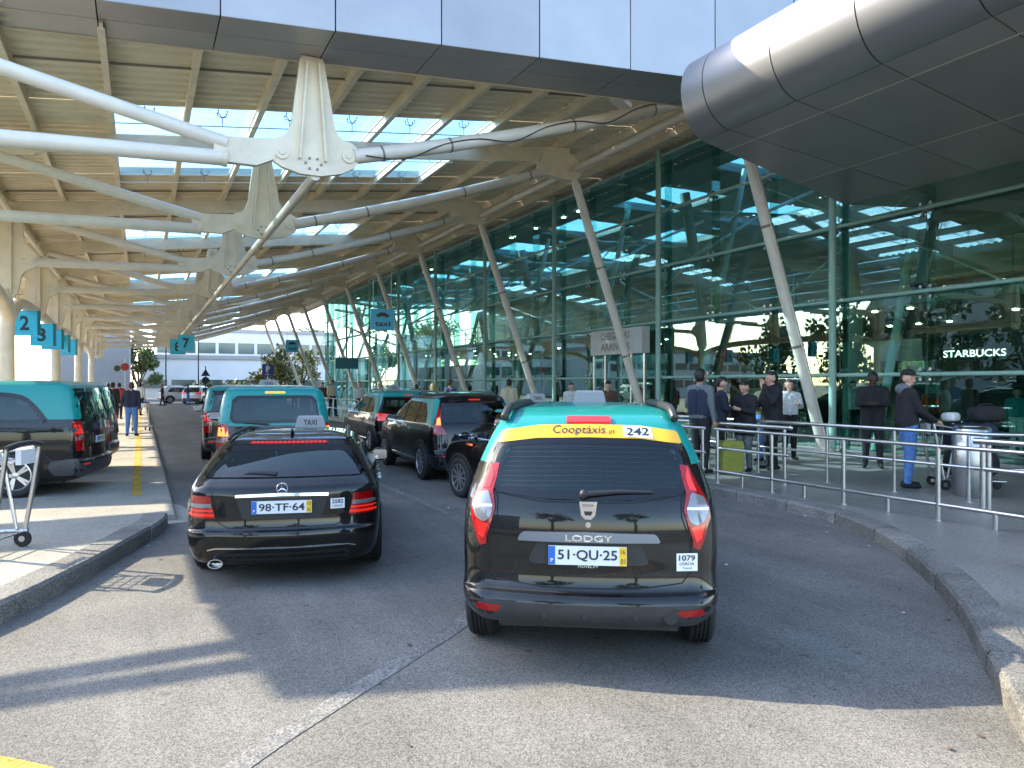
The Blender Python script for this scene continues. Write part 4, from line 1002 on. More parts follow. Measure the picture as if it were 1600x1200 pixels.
# ---- black estate taxi
def estate():
    R_ = thing('taxi_estate', 'glossy black estate car taxi with roof lamp and lit red brake strip', 'car')
    k = [(.17, .22, 4.25, .70, .2, .3, .05, .25), (.21, .10, 4.36, .77, .2, .3, .1, .25), (.30, .03, 4.42, .82, .22, .3, .14, .3), (.42, .0, 4.45, .84, .24, .3, .15, .3), (.475, .005, 4.45, .845, .24, .3, .15, .3), (.50, .035, 4.44, .845, .24, .3, .15, .3),
         (.60, .05, 4.42, .848, .24, .3, .15, .32), (.74, .05, 4.25, .845, .24, .3, .15, .35), (.80, .055, 3.7, .835, .23, .3, .14, .35), (.85, .075, 3.05, .815, .22, .3, .13, .3), (.90, .14, 2.9, .79, .2, .25, .12, .25), (1.02, .34, 2.62, .72, .18, .22, .10, .22),
         (1.13, .54, 2.35, .655, .17, .2, .09, .2), (1.19, .66, 2.18, .61, .16, .2, .08, .18), (1.225, .74, 2.05, .57, .15, .2, .08, .16), (1.255, .92, 1.95, .49, .13, .18, .06, .14), (1.275, 1.12, 1.88, .37, .1, .12, .04, .1), (1.285, 1.3, 1.8, .2, .07, .07, .02, .05), (1.287, 1.45, 1.65, .04, .02, .02, .01, .01)]
    s = CarShape(k, kr=.045, kf=.09); ctr = Vector((2.2, 0, .6)); re = s.rear
    s.body([], [M['black']], 'body', R_)
    gl = rounded([(-.705, .925), (.705, .925), (.64, 1.06), (.545, 1.165), (.3, 1.175), (-.3, 1.175), (-.545, 1.165), (-.64, 1.06)], .04, 3)
    add_patch('rear_window', re, gl, .009, ctr, M['car_glass'], R_, .03)
    bl = add_patch('brake_light', re, rounded([(-.36, 1.185), (.36, 1.185), (.35, 1.205), (-.35, 1.205)], .006, 2), .006, ctr, M['red_lamp'], R_, .05)
    for i in range(17):
        y = -.32 + .04 * i; add_patch('diode', re, [(y - .012, 1.187), (y + .012, 1.187), (y + .012, 1.203), (y - .012, 1.203)], .010, ctr, M['amber_lit'] if 0 else M['red_lit'], bl, .05)
    for sg in (1, -1):
        f = lambda P: [(sg * y, z) for y, z in P]
        la = add_patch('tail_lamp', re, f(rounded([(.555, .595), (.585, .70), (.60, .785), (.78, .79), (.80, .72), (.80, .60)], .015, 3)), .008, ctr, M['red_lamp'], R_, .03)
        add_patch('clear_lens', re, f([(.588, .685), (.80, .69), (.80, .725), (.595, .72)]), .011, ctr, M['clear_lens'], la, .04)
        add_patch('lamp_core', re, f([(.565, .612), (.795, .615), (.797, .640), (.570, .636)]), .011, ctr, M['red_lit'], la, .04)
        add_patch('lamp_core', re, f([(.574, .652), (.798, .656), (.799, .674), (.58, .67)]), .011, ctr, M['red_lit'], la, .04)
    add_strip('chrome_bar', re, [(-.385, .785), (0, .795), (.385, .785)], .022, .018, ctr, M['chrome'], R_)
    add_patch('plate_recess', re, rounded([(-.33, .585), (.33, .585), (.385, .77), (-.385, .77)], .03, 3), .001, ctr, M['trim'], R_, .08)
    q = re(0, .7); plate(R_, q.x - .012, .0, .690, .50, .108, '98·TF·64', rad(2), yel=('10', '05'))
    b = MB(); ring = [(.045 * math.cos(a), .045 * math.sin(a)) for a in [2 * math.pi * i / 24 for i in range(25)]]
    b.tube([(0, y, z) for y, z in ring], .005, 6, cap=False)
    for i in range(3): a = math.pi / 2 + i * 2 * math.pi / 3; b.add([(-.004, 0, 0), (0, .009 * math.cos(a + 1.57), .009 * math.sin(a + 1.57)), (0, .045 * math.cos(a), .045 * math.sin(a)), (0, -.009 * math.cos(a + 1.57), -.009 * math.sin(a + 1.57))], [(0, 1, 2), (0, 2, 3), (0, 3, 1)])
    b.obj('badge', M['chrome'], R_, loc=(re(0, .85).x - .012, 0, .846))
    st = add_patch('licence_sticker', re, [(-.405, .655), (-.405, .745), (-.525, .745), (-.525, .655)], .003, ctr, M['white'], R_, .05)
    surf_text('sticker_lettering', '2582', .095, .034, re, -.465, .718, .006, ctr, M['ink'], st, .02)
    surf_text('sticker_lettering', 'LISBOA', .085, .016, re, -.465, .678, .006, ctr, M['ink'], st, .0)
    gate = [(-.70, .92), (-.60, .86), (-.565, .72), (-.53, .56), (-.45, .515), (.45, .515), (.53, .56), (.565, .72), (.60, .86), (.70, .92)]
    add_strip('panel_gap', re, gate, .007, .0015, ctr, M['seam'], R_)
    add_strip('bumper_crease', re, [(-.76, .47), (.76, .47)], .012, .006, ctr, M['black'], R_)
    add_strip('bumper_crease', re, [(-.62, .33), (-.55, .345), (.55, .345), (.62, .33)], .010, .007, ctr, M['chrome'], R_)
    add_patch('diffuser', re, rounded([(-.58, .19), (.58, .19), (.55, .30), (-.55, .30)], .02, 3), .003, ctr, M['trim'], R_, .08)
    w = MB(); p = [re(.06, .955) + Vector((-.02, 0, 0)), re(.28, .965) + Vector((-.02, 0, 0)), re(.34, .955) + Vector((-.018, 0, 0))]; w.tube(p, [.022, .016, .006], 8); w.obj('wiper', M['trim'], R_, 40)
    b = MB(); b.lathe([(.045, 0), (.05, -.12), (.042, -.12), (.038, -.02)], 'x', n=20); b.xf(lambda v: Vector((v.x, v.y * 1.25, v.z * .8))); b.obj('exhaust', M['steel'], R_, 40, loc=(.19, .55, .215))
    for sg in (1, -1):
        fn = s.side(sg)
        add_patch('side_window', fn, rounded([(.60, .90), (1.25, .885), (1.25, 1.16), (.86, 1.16)], .05, 3), .008, ctr, M['car_glass'], R_, .05)
        add_patch('side_window', fn, rounded([(1.30, .885), (2.0, .88), (2.0, 1.16), (1.30, 1.17)], .04, 3), .008, ctr, M['car_glass'], R_, .05)
        add_patch('side_window', fn, rounded([(2.05, .88), (2.75, .875), (2.25, 1.13), (2.05, 1.15)], .03, 3), .008, ctr, M['car_glass'], R_, .05)
        add_strip('window_trim', fn, [(.58, .885), (1.3, .872), (2.8, .862)], .014, .006, ctr, M['chrome'], R_)
        for x in (1.27, 2.02): add_strip('panel_gap', fn, [(x, .28), (x, 1.18)], .007, .0015, ctr, M['seam'], R_)
        for x in (1.42, 2.18): add_strip('door_handle', fn, [(x, .76), (x + .2, .765)], .03, .03, ctr, M['chrome'], R_)
        mirror(R_, 2.55, .78, .90, sg, M['black'], .95)
        pts = [Vector((x, sg * yy, s.roof(x, yy) + dz)) for x, yy, dz in ((.78, .555, .0), (.9, .54, .03), (1.4, .53, .045), (1.95, .52, .03), (2.05, .51, .0))]
        MB().tube(smooth_line(pts, 5), .018, 8).obj('roof_rail', M['chrome'] if 0 else M['rail_black'], R_, True)
    b = MB(); b.tube([(1.0, 0, 1.262), (.9, 0, 1.30), (.86, 0, 1.285)], [.022, .016, .004], 8); b.obj('aerial', M['black'], R_, True)
    add_patch('windscreen', s.front, rounded([(-.68, .93), (.68, .93), (.56, 1.19), (-.56, 1.19)], .05, 3), .003, ctr, M['car_glass'], R_, .1)
    for sg in (1, -1): add_patch('headlamp', s.front, [(sg * .45, .58), (sg * .72, .60), (sg * .70, .72), (sg * .5, .71)], .004, ctr, M['clear_lens'], R_, .1)
    arches(R_, s, .305, (.92, 3.55)); wheels(R_, s, .305, .215, (.92, 3.55), .862, 'five')
    taxi_lamp(R_, 1.75, 1.27, 'TAXI', .33, -.12)
    MB().box((.4, -.55, .13), (4.0, .55, .2)).obj('underbody', M['trim'], R_)
    glaze(s, R_, ctr, 1.25, 2.1, .45, .6, 1.08)
    return R_
put(estate(), 1.08, 6.52, 15.5)

# ---- people-carrier vans
def van(label, detail=True, roofcol='teal', group=None, tour=0, Hs=1.0, plate_t='', dpillar=True):
    R_ = thing('taxi_van', label, 'van', group=group)
    k = [(.22, .18, 4.55, .80, .15, .3, .03, .2), (.27, .06, 4.65, .86, .15, .3, .05, .22), (.38, .0, 4.72, .89, .15, .3, .06, .25), (.50, .0, 4.74, .90, .14, .3, .06, .25), (.54, .03, 4.73, .90, .14, .3, .06, .25), (.75, .035, 4.68, .905, .14, .3, .06, .28), (.92, .04, 4.5, .90, .14, .3, .06, .3), (1.0, .05, 4.2, .893, .14, .3, .06, .3),
         (1.08, .06, 3.95, .88, .14, .25, .06, .3), (1.20, .085, 3.75, .86, .14, .2, .06, .25), (1.40, .13, 3.45, .825, .14, .2, .06, .22), (1.56, .175, 3.2, .79, .14, .2, .06, .2), (1.62, .20, 3.1, .765, .14, .2, .06, .18), (1.665, .25, 3.0, .73, .14, .2, .06, .16), (1.70, .36, 2.85, .65, .13, .2, .05, .14), (1.72, .6, 2.6, .5, .1, .15, .04, .1), (1.73, 1.0, 2.2, .28, .08, .1, .02, .05), (1.732, 1.4, 1.9, .04, .02, .02, .01, .01)]
    s = CarShape(k, kr=.015, kf=.1); ctr = Vector((2.3, 0, .8)); re = s.rear
    TE = M[roofcol]
    s.body([(1.08 if tour else 1.56, 1)], [M['black'], TE], 'body', R_)
    for sg in (1, -1):
        fn = s.side(sg)
        # turquoise cantrail and pillar on the side
        add_patch('side_panel', fn, rounded([(.10, 1.14), (.50, 1.14), (.64, 1.33), (.82, 1.50), (1.05, 1.545), (3.1, 1.545), (3.05, 1.60), (.25, 1.62), (.14, 1.4)], [.02, .02, .1, .1, .1, .02, .02, .02, .05], 4), .009, ctr, TE, R_, .035)
        add_patch('side_window', fn, rounded([(.52, 1.10), (1.55, 1.09), (1.55, 1.53), (1.05, 1.53), (.80, 1.47), (.66, 1.32)], [.02, .02, .02, .15, .1, .1], 4), .008, ctr, M['car_glass'], R_, .05)
        add_patch('side_window', fn, rounded([(1.60, 1.09), (2.55, 1.085), (2.55, 1.53), (1.60, 1.53)], .04, 3), .008, ctr, M['car_glass'], R_, .05)
        add_patch('side_window', fn, rounded([(2.62, 1.085), (3.55, 1.08), (3.05, 1.50), (2.62, 1.52)], .04, 3), .008, ctr, M['car_glass'], R_, .05)
        for x in (1.575, 2.585): add_strip('panel_gap', fn, [(x, .33), (x, 1.55)], .008, .0015, ctr, M['seam'], R_)
        add_strip('slide_rail', fn, [(.45, 1.0), (1.7, 1.0)], .03, .004, ctr, M['trim'], R_)
        add_strip('door_handle', fn, [(2.7, .93), (2.92, .935)], .04, .03, ctr, M['black'], R_)
        add_strip('rub_strip', fn, [(.42, .5), (.55, .62)], .01, .004, ctr, M['trim'], R_)
        add_patch('bumper_side', fn, rounded([(.06, .30), (.42, .30), (.50, .42), (.46, .52), (.06, .56)], .03, 3), .006, ctr, M['bumper'] if detail else M['trim'], R_, .08)
        mirror(R_, 3.45, .90, 1.12, sg, M['black'], 1.15)
        f = lambda P: [(sg * y, z) for y, z in P]
        la = add_patch('tail_lamp', re, f(rounded([(.70, .66), (.70, .88), (.715, 1.08), (.80, 1.12), (.865, 1.09), (.872, .86), (.86, .66)], .03, 3)), .008, ctr, M['red_lamp'], R_, .05)
        sl = add_patch('lamp_side', fn, [(.05, .68), (.13, .70), (.15, .86), (.135, 1.10), (.09, 1.11)], .008, ctr, M['red_lamp'], la, .04)
        add_patch('clear_lens', re, f([(.70, .82), (.868, .82), (.87, .90), (.70, .90)]), .011, ctr, M['clear_lens'], la, .05)
        add_patch('lamp_core', re, f([(.715, .92), (.865, .92), (.85, 1.06), (.73, 1.05)]), .011, ctr, M['amber_lit'] if tour else M['red_lit'], la, .05)
        add_patch('reflector', re, f([(.55, .44), (.78, .45), (.78, .47), (.55, .46)]), .006, ctr, M['red_lit'], R_, .05)  # glow put into the reflector by the lamp material, no lamp here
    if tour:   # one-piece tailgate with turquoise surround
        gl = rounded([(-.655, 1.12), (.655, 1.12), (.70, 1.22), (.665, 1.48), (.58, 1.56), (-.58, 1.56), (-.665, 1.48), (-.70, 1.22)], [.06] * 8, 4)
        add_patch('rear_window', re, gl, .014, ctr, M['car_glass'], R_, .04)
        add_patch('brake_light', re, rounded([(-.16, 1.597), (.16, 1.597), (.15, 1.618), (-.15, 1.618)], .006, 2), .02, ctr, M['amber_lit'], R_, .06)
        w = MB(); p = [re(.1, 1.10) + Vector((-.03, 0, 0)), re(.5, 1.13) + Vector((-.025, 0, 0))]; w.tube(p, [.015, .008], 8); w.obj('wiper', M['trim'], R_, 40)
    else:      # twin rear doors
        for sg in (1, -1):
            f = lambda P: [(sg * y, z) for y, z in P]
            add_patch('rear_window', re, f(rounded([(.05, 1.10), (.70, 1.10), (.735, 1.3), (.69, 1.54), (.05, 1.55)], .05, 3)), .008, ctr, M['car_glass'], R_, .04)
        add_patch('rear_frame', re, [(-.74, 1.56), (.74, 1.56), (.72, 1.60), (-.72, 1.60)], .003, ctr, M['black'], R_, .06)
        add_strip('panel_gap', re, [(0, .36), (0, 1.57)], .012, .0015, ctr, M['seam'], R_)
        add_strip('hinge', re, [(.86, .95), (.86, 1.02)], .03, .02, ctr, M['trim'], R_)
        w = MB(); p = [re(.1, 1.06) + Vector((-.03, 0, 0)), re(.2, 1.4) + Vector((-.02, 0, 0))]; w.tube(p, [.012, .007], 8); w.obj('wiper', M['trim'], R_, 40)
    add_patch('bumper', re, rounded([(-.84, .28), (.84, .28), (.85, .48), (-.85, .48)], .04, 3), .006, ctr, M['bumper'] if detail else M['trim'], R_, .08)
    q = re(0, .8); plate(R_, q.x - .014, 0, .80, .48, .105, plate_t or '38·PT·20')
    add_patch('windscreen', s.front, rounded([(-.74, 1.14), (.74, 1.14), (.64, 1.6), (-.64, 1.6)], .05, 3), .003, ctr, M['car_glass'], R_, .12)
    for sg in (1, -1): add_patch('headlamp', s.front, [(sg * .5, .72), (sg * .76, .74), (sg * .74, .92), (sg * .55, .9)], .004, ctr, M['clear_lens'], R_, .1)
    arches(R_, s, .325, (.92, 3.85)); wheels(R_, s, .325, .22, (.92, 3.85), .928, 'five')
    MB().box((.4, -.6, .16), (4.3, .6, .25)).obj('underbody', M['trim'], R_)
    if tour: taxi_lamp(R_, 2.6, 1.70, 'TAXI', .36)
    glaze(s, R_, ctr, 1.0, 2.6, .62, .7, 1.36)
    return R_
put(van('black van with turquoise roof parked side-on on the bay platform', True), -.55, 13.6, -78, .08)
put(van('second black van on the bay platform, its rear just behind the first', True), -.5, 16.4, -78, .08)
put(van('turquoise topped van with wide rear window ahead of the black estate', True, tour=1), 1.95, 12.3, 6)
put(van('dark van with turquoise roof queuing in front of the wide windowed van', True), 2.12, 17.55, 4)

# ---- sport utility taxis
def suv(label, roof_black_rear=True, L=4.4, group=None, paint='black', cantrail='teal', roofm='teal', lamp=True, plate_t='72·RV·18', scale=1.):
    R_ = thing('taxi_suv' if paint == 'black' else 'parked_car', label, 'car', group=group)
    e = L - 4.4
    k = [(.22, .25, 4.1 + e, .76, .2, .3, .05, .2), (.28, .10, 4.25 + e, .82, .22, .3, .1, .22), (.40, .02, 4.35 + e, .86, .22, .3, .13, .25), (.52, .0, 4.4 + e, .88, .22, .3, .14, .28), (.58, .04, 4.4 + e, .88, .22, .3, .14, .28), (.72, .06, 4.36 + e, .885, .22, .3, .14, .28), (.88, .08, 4.2 + e, .875, .22, .3, .14, .3), (.96, .10, 3.7 + e, .86, .21, .3, .13, .3),
         (1.02, .125, 3.3 + e, .845, .2, .3, .12, .3), (1.18, .22, 2.95 + e, .79, .19, .22, .11, .22), (1.36, .35, 2.6 + e, .72, .18, .2, .1, .2), (1.46, .43, 2.35 + e, .68, .17, .2, .09, .18), (1.51, .48, 2.2 + e, .64, .16, .2, .09, .16), (1.55, .60, 2.05 + e, .57, .15, .2, .08, .14), (1.58, .85, 1.95 + e, .45, .12, .15, .06, .1), (1.595, 1.15, 1.85 + e, .25, .08, .1, .03, .05), (1.6, 1.4, 1.7 + e, .05, .02, .02, .01, .01)]
    s = CarShape(k, kr=.03); ctr = Vector((2.0, 0, .8)); re = s.rear
    s.body([(1.46, 1)], [M[paint], M[roofm]], 'body', R_)
    add_patch('rear_window', re, rounded([(-.66, 1.04), (.66, 1.04), (.68, 1.15), (.60, 1.40), (-.60, 1.40), (-.68, 1.15)], .05, 3), .008, ctr, M['car_glass'], R_, .05)
    add_patch('spoiler', re, rounded([(-.60, 1.42), (.60, 1.42), (.56, 1.50), (-.56, 1.50)], .02, 3), .03, ctr, M['black'] if roof_black_rear else M[roofm], R_, .08)
    add_patch('brake_light', re, [(-.11, 1.435), (.11, 1.435), (.11, 1.455), (-.11, 1.455)], .036, ctr, M['red_lit'], R_, .08)
    for sg in (1, -1):
        f = lambda P: [(sg * y, z) for y, z in P]; fn = s.side(sg)
        if roof_black_rear:
            la = add_patch('tail_lamp', re, f(rounded([(.60, .86), (.70, 1.0), (.665, 1.2), (.64, 1.38), (.70, 1.30), (.745, 1.15), (.80, 1.0), (.82, .86)], .02, 3)), .010, ctr, M['red_lamp'], R_, .04)
            add_patch('lamp_core', re, f([(.70, 1.02), (.69, 1.15), (.735, 1.13), (.765, 1.02)]), .014, ctr, M['amber_lit'], la, .04)
        else:
            la = add_patch('tail_lamp', re, f(rounded([(.46, .88), (.46, 1.0), (.80, 1.04), (.83, .96), (.83, .85)], .02, 3)), .010, ctr, M['red_lit'], R_, .05)
        add_patch('reflector', re, f([(.45, .46), (.70, .47), (.70, .50), (.45, .49)]), .006, ctr, M['red_lit'], R_, .05)  # reflector made to glow with the lamp material, though not a lamp
        if cantrail:
            add_patch('side_panel', fn, rounded([(.30, 1.02), (.62, 1.02), (.72, 1.2), (1.0, 1.40), (2.2, 1.43), (2.15, 1.47), (.52, 1.47), (.36, 1.2)], .04, 3), .009, ctr, M[cantrail], R_, .04)
        add_patch('side_window', fn, rounded([(.66, 1.05), (1.28, 1.035), (1.28, 1.40), (.98, 1.39), (.76, 1.22)], .05, 3), .012, ctr, M['car_glass'], R_, .07)
        add_patch('side_window', fn, rounded([(1.32, 1.035), (2.05, 1.03), (2.05, 1.41), (1.32, 1.41)], .04, 3), .012, ctr, M['car_glass'], R_, .07)
        add_patch('side_window', fn, rounded([(2.1, 1.03), (2.95 + e, 1.02), (2.4 + e, 1.36), (2.1, 1.40)], .03, 3), .012, ctr, M['car_glass'], R_, .07)
        add_strip('window_trim', fn, [(.6, 1.03), (1.3, 1.02), (3.05 + e, 1.0)], .014, .006, ctr, M['chrome'], R_)
        add_strip('sill_trim', fn, [(1.2, .36), (3.0 + e, .36)], .03, .012, ctr, M['chrome'], R_)
        for x in (1.3, 2.075): add_strip('panel_gap', fn, [(x, .36), (x, 1.42)], .007, .0015, ctr, M['seam'], R_)
        for x in (1.45, 2.2): add_strip('door_handle', fn, [(x, .90), (x + .2, .905)], .03, .03, ctr, M['chrome'], R_)
        mirror(R_, 2.75 + e, .84, 1.05, sg, M[paint])
        pts = [Vector((x, sg * yy, s.roof(x, yy) + dz)) for x, yy, dz in ((.75, .555, .0), (.9, .55, .04), (1.5, .54, .05), (2.0 + e, .53, .03), (2.1 + e, .53, .0))]
        MB().tube(smooth_line(pts, 4), .02, 8).obj('roof_rail', M['rail_black'], R_, True)
    add_patch('bumper', re, rounded([(-.80, .28), (.80, .28), (.82, .50), (-.82, .50)], .04, 3), .006, ctr, M['bumper'], R_, .08)
    add_strip('skid_trim', re, [(-.5, .33), (-.42, .38), (.42, .38), (.5, .33)], .03, .015, ctr, M['chrome'], R_)
    q = re(0, .78); plate(R_, q.x - .014, 0, .76, .48, .105, plate_t)
    add_strip('chrome_bar', re, [(-.40, .85), (.40, .85)], .025, .015, ctr, M['chrome'], R_)
    add_strip('panel_gap', re, [(-.62, .98), (-.60, .62), (.60, .62), (.62, .98)], .008, .0015, ctr, M['seam'], R_)
    add_patch('windscreen', s.front, rounded([(-.70, 1.07), (.70, 1.07), (.58, 1.42), (-.58, 1.42)], .05, 3), .003, ctr, M['car_glass'], R_, .12)
    for sg in (1, -1): add_patch('headlamp', s.front, [(sg * .45, .70), (sg * .74, .72), (sg * .70, .85), (sg * .5, .84)], .004, ctr, M['clear_lens'], R_, .1)
    arches(R_, s, .335, (.85, 3.5 + e), lip=M['trim']); wheels(R_, s, .335, .22, (.85, 3.5 + e), .905, 'ten')
    if lamp: taxi_lamp(R_, 1.8, 1.59, 'TAXI', .34)
    MB().box((.4, -.55, .18), (3.9 + e, .55, .25)).obj('underbody', M['trim'], R_)
    glaze(s, R_, ctr, 1.1, 2.1, .55, .62, 1.2)
    return R_
put(suv('black sport utility taxi with turquoise pillar and slanting red tail lamps', True, roofm='black', lamp=False), 5.42, 11.9, 3)
put(suv('black and turquoise sport utility taxi with long horizontal red tail lamp', False, plate_t='15·SX·44'), 5.98, 17.2, 2)
# short taxi mostly hidden by the nearest minivan
c = suv('short black taxi half hidden behind the nearest minivan, blue mirror showing', False, L=3.55, plate_t='20·TI·07')
put(c, 5.50, 7.95, -6); c.scale = (1, .95, .93)
# ------------------------------------------------------------------ people
def capsule(b, p0, r0, p1, r1, n=12, mi=0):
    p0, p1 = Vector(p0), Vector(p1); t = (p1 - p0); L = t.length; t = t.normalized() if L > 1e-6 else Vector((0, 0, 1))
    pts, rs = [], []
    for a in (-85, -60, -30, 0): pts.append(p0 + t * r0 * math.sin(rad(a))); rs.append(r0 * math.cos(rad(a)))
    for a in (0, 30, 60, 85): pts.append(p1 + t * r1 * math.sin(rad(a)) + t * (1e-4 if L < 1e-4 else 0)); rs.append(r1 * math.cos(rad(a)))
    b.tube(pts, rs, n, mi)
def cloth(name, col, rough=.85): return pbr(name, col, rough, nscale=18, namt=.28, bump=.25, bscale=90)
SKIN = [pbr('skin_light', (.52, .30, .21), .5, nscale=14, namt=.08), pbr('skin_tan', (.36, .19, .12), .5, nscale=14, namt=.08), pbr('skin_dark', (.06, .032, .022), .5, nscale=14, namt=.1)]
HAIR = {'black': pbr('hair_black', (.010, .008, .007), .55, nscale=60, namt=.4), 'brown': pbr('hair_brown', (.06, .032, .018), .55, nscale=60, namt=.4), 'grey': pbr('hair_grey', (.42, .40, .37), .6, nscale=60, namt=.2), 'blond': pbr('hair_blond', (.42, .27, .10), .55, nscale=60, namt=.25), 'cap': cloth('cap_black', (.012, .012, .014))}
EYE = pbr('eye_dark', (.02, .012, .008), .2); LIP = pbr('lip', (.34, .13, .11), .5)
CL = {}
def cl(name, *c):
    if name not in CL: CL[name] = cloth(name, c)
    return CL[name]
BLACK_C = cl('black_cloth', .012, .012, .014); NAVY = cl('navy_cloth', .016, .022, .045); GREY = cl('grey_cloth', .12, .135, .14); DENIM = cl('denim', .09, .20, .46); WHITE_C = cl('white_cloth', .62, .62, .60); CREAM_C = cl('cream_cloth', .55, .47, .33); OLIVE = cl('olive_cloth', .09, .085, .05); PURPLE = cl('violet_cloth', .06, .05, .12); BROWN_C = cl('brown_cloth', .08, .045, .025); SHOE = cl('shoe_leather', .014, .013, .013); BLUE_C = cl('blue_cloth', .05, .15, .42); TEAL_C = cl('teal_cloth', .03, .22, .22)
def person(label, x, y, heading, h=1.75, top=BLACK_C, legs=NAVY, shoe=SHOE, skin=0, hair='black', lo=(0.02, .05), armL=None, armR=None, stance=.1, bulk=1., yaw=0., nod=0., long_hair=False, coat=False, hood=None, z=.15, cap=False, step=0., group=None, name='person', beard=False, sole=None):
    R_ = thing(name, label, 'person', (x, y, z), rad(90 - heading), group)
    caps = []   # (p0,r0,p1,r1,tag)
    add = lambda p0, r0, p1, r1, t: caps.append((Vector(p0), r0, Vector(p1), r1, t))
    for sg in (1, -1):
        st = step * sg
        add((0, sg * .085, .93), .118, (.03 + st * .5, sg * (stance * .9), .50), .072 * (1 + .2 * (bulk - 1)), 1)
        add((.03 + st * .5, sg * stance * .9, .50), .074, (st, sg * stance, .10), .052, 1)
        add((st - .06, sg * stance, .045), .043, (st + .15, sg * (stance + .025), .036), .036, 2)
        add((-.01, sg * .08, .96), .115 * bulk, (-.005, sg * .10, 1.36), .112 * bulk, 0)
        add((0, sg * .06, 1.40), .095, (0, sg * .185, 1.405), .068 * bulk, 0)
        if coat: add((0, sg * .09, .80), .135 * bulk, (0, sg * .085, 1.0), .125 * bulk, 0)
    add((.03, 0, 1.05), .10 * bulk, (.03, 0, 1.33), .10 * bulk, 0)
    arms = {}
    for sg, A in ((1, armL), (-1, armR)):
        sh = Vector((0, sg * .195, 1.405)); E, Wt = A if A else ((-.03, sg * .24, 1.13), (.05, sg * .24, .90))
        E, Wt = Vector(E), Vector(Wt); add(sh, .066 * bulk, E, .05 * bulk, 0); add(E, .05 * bulk, Wt, .036 * bulk, 0); arms[sg] = (E, Wt)
    # head, turned by yaw (left positive) and nodded down
    Hc = Vector((.015, 0, 1.60)); HR = Matrix.Rotation(rad(yaw), 3, 'Z') @ Matrix.Rotation(rad(nod), 3, 'Y')
    hp = lambda a, b_, c_: Hc + HR @ Vector((a, b_, c_))
    add((-.005, 0, 1.42), .06, hp(-.01, 0, -.06), .053, 3)
    add(hp(-.012, 0, .045), .092, hp(.01, 0, .03), .088, 3); add(hp(.03, 0, -.055), .052, hp(.022, 0, 0), .075, 3)
    add(hp(.055, 0, -.088), .028, hp(.05, 0, -.07), .03, 4 if beard else 3)
    add(hp(.092, 0, .012), .012, hp(.112, 0, -.022), .017, 3)
    for sg in (1, -1): add(hp(.0, sg * .09, .0), .018, hp(-.008, sg * .092, -.03), .014, 3)
    add(hp(-.03, 0, .06), .092, hp(-.005, 0, .075), .085, 4); add(hp(-.045, 0, .0), .080, hp(-.04, 0, .05), .088, 4)
    add(hp(.02, 0, .082), .055, hp(-.01, 0, .10), .06, 4)
    if long_hair:
        for sg in (1, -1): add(hp(-.03, sg * .07, .03), .05, hp(-.035, sg * .08, -.16), .045, 4)
        add(hp(-.06, 0, 0), .075, hp(-.07, 0, -.17), .06, 4)
    if hood: add((-.09, .0, 1.46), .085, (-.03, 0, 1.44), .10, 5); add((.0, .09, 1.455), .04, (.0, -.09, 1.455), .04, 5)
    b = MB()
    for c in caps: capsule(b, *c[:4])
    me = b.mesh('tmp', [], recalc=False); o = bpy.data.objects.new('tmp', me); C.objects.link(o)
    m = o.modifiers.new('r', 'REMESH'); m.mode = 'VOXEL'; m.voxel_size = .0155
    m2 = o.modifiers.new('s', 'SMOOTH'); m2.iterations = 4; m2.factor = .5
    dg = bpy.context.evaluated_depsgraph_get(); em = bpy.data.meshes.new_from_object(o.evaluated_get(dg))
    nv = len(em.vertices); co = np.empty(nv * 3); em.vertices.foreach_get('co', co); co = co.reshape(-1, 3)
    fs = [tuple(p.vertices) for p in em.polygons]; cen = np.array([co[list(f)].mean(0) for f in fs])
    best = np.full(len(fs), 9.); mi = np.zeros(len(fs), int)
    for p0, r0, p1, r1, t in caps:
        a = np.array(p0); d = np.array(p1) - a; dd = max(d @ d, 1e-9); tt = np.clip(((cen - a) @ d) / dd, 0, 1)
        dist = np.linalg.norm(cen - (a + tt[:, None] * d), axis=1) - (r0 + (r1 - r0) * tt)
        k = dist < best - 1e-4; best[k] = dist[k]; mi[k] = t
    # face skin in front of the hair shell
    fw = np.array(HR @ Vector((1, 0, 0))); rel = cen - np.array(Hc); hd = (mi == 4) & (rel @ fw > .055) & (rel[:, 2] < .06)
    if not beard: mi[hd] = 3
    else: mi[hd & (rel[:, 2] > -.04)] = 3
    bpy.data.objects.remove(o); bpy.data.meshes.remove(me); bpy.data.meshes.remove(em)
    q = MB(); q.v = [tuple(v) for v in co]; q.f = fs; q.m = list(map(int, mi))
    # hands with fingers, eyes, mouth
    for sg in (1, -1):
        E, Wt = arms[sg]; d = (Wt - E).normalized(); up = Vector((0, 0, 1)) if abs(d.z) < .8 else Vector((1, 0, 0)); sd = d.cross(up).normalized()
        pc = Wt + d * .075; capsule(q, Wt, .030, pc, .034, 10, 3)
        for k in range(4):
            o_ = sd * ((k - 1.5) * .019); fl = (.045, .052, .049, .038)[k]; k1 = pc + o_ + d * .012; k2 = k1 + d * fl * .6; k3 = k2 + (d * .5 + (Vector((0, 0, -1)) if abs(d.z) < .8 else Vector((1, 0, 0))) * .7).normalized() * fl * .6
            capsule(q, k1, .0095, k2, .009, 6, 3); capsule(q, k2, .009, k3, .0075, 6, 3)
        th = Wt + d * .03 + sd * .03; capsule(q, th, .012, th + (d * .7 + sd * .5).normalized() * .045, .010, 6, 3)
    for sg in (1, -1): e = hp(.083, sg * .032, .022); q.ball(tuple(e), .011, 8, 6, 6)
    capsule(q, hp(.092, .02, -.052), .006, hp(.092, -.02, -.052), .006, 6, 7)
    s = h / 1.73
    q.v = [(a * s, b_ * s, c_ * s) for a, b_, c_ in q.v]
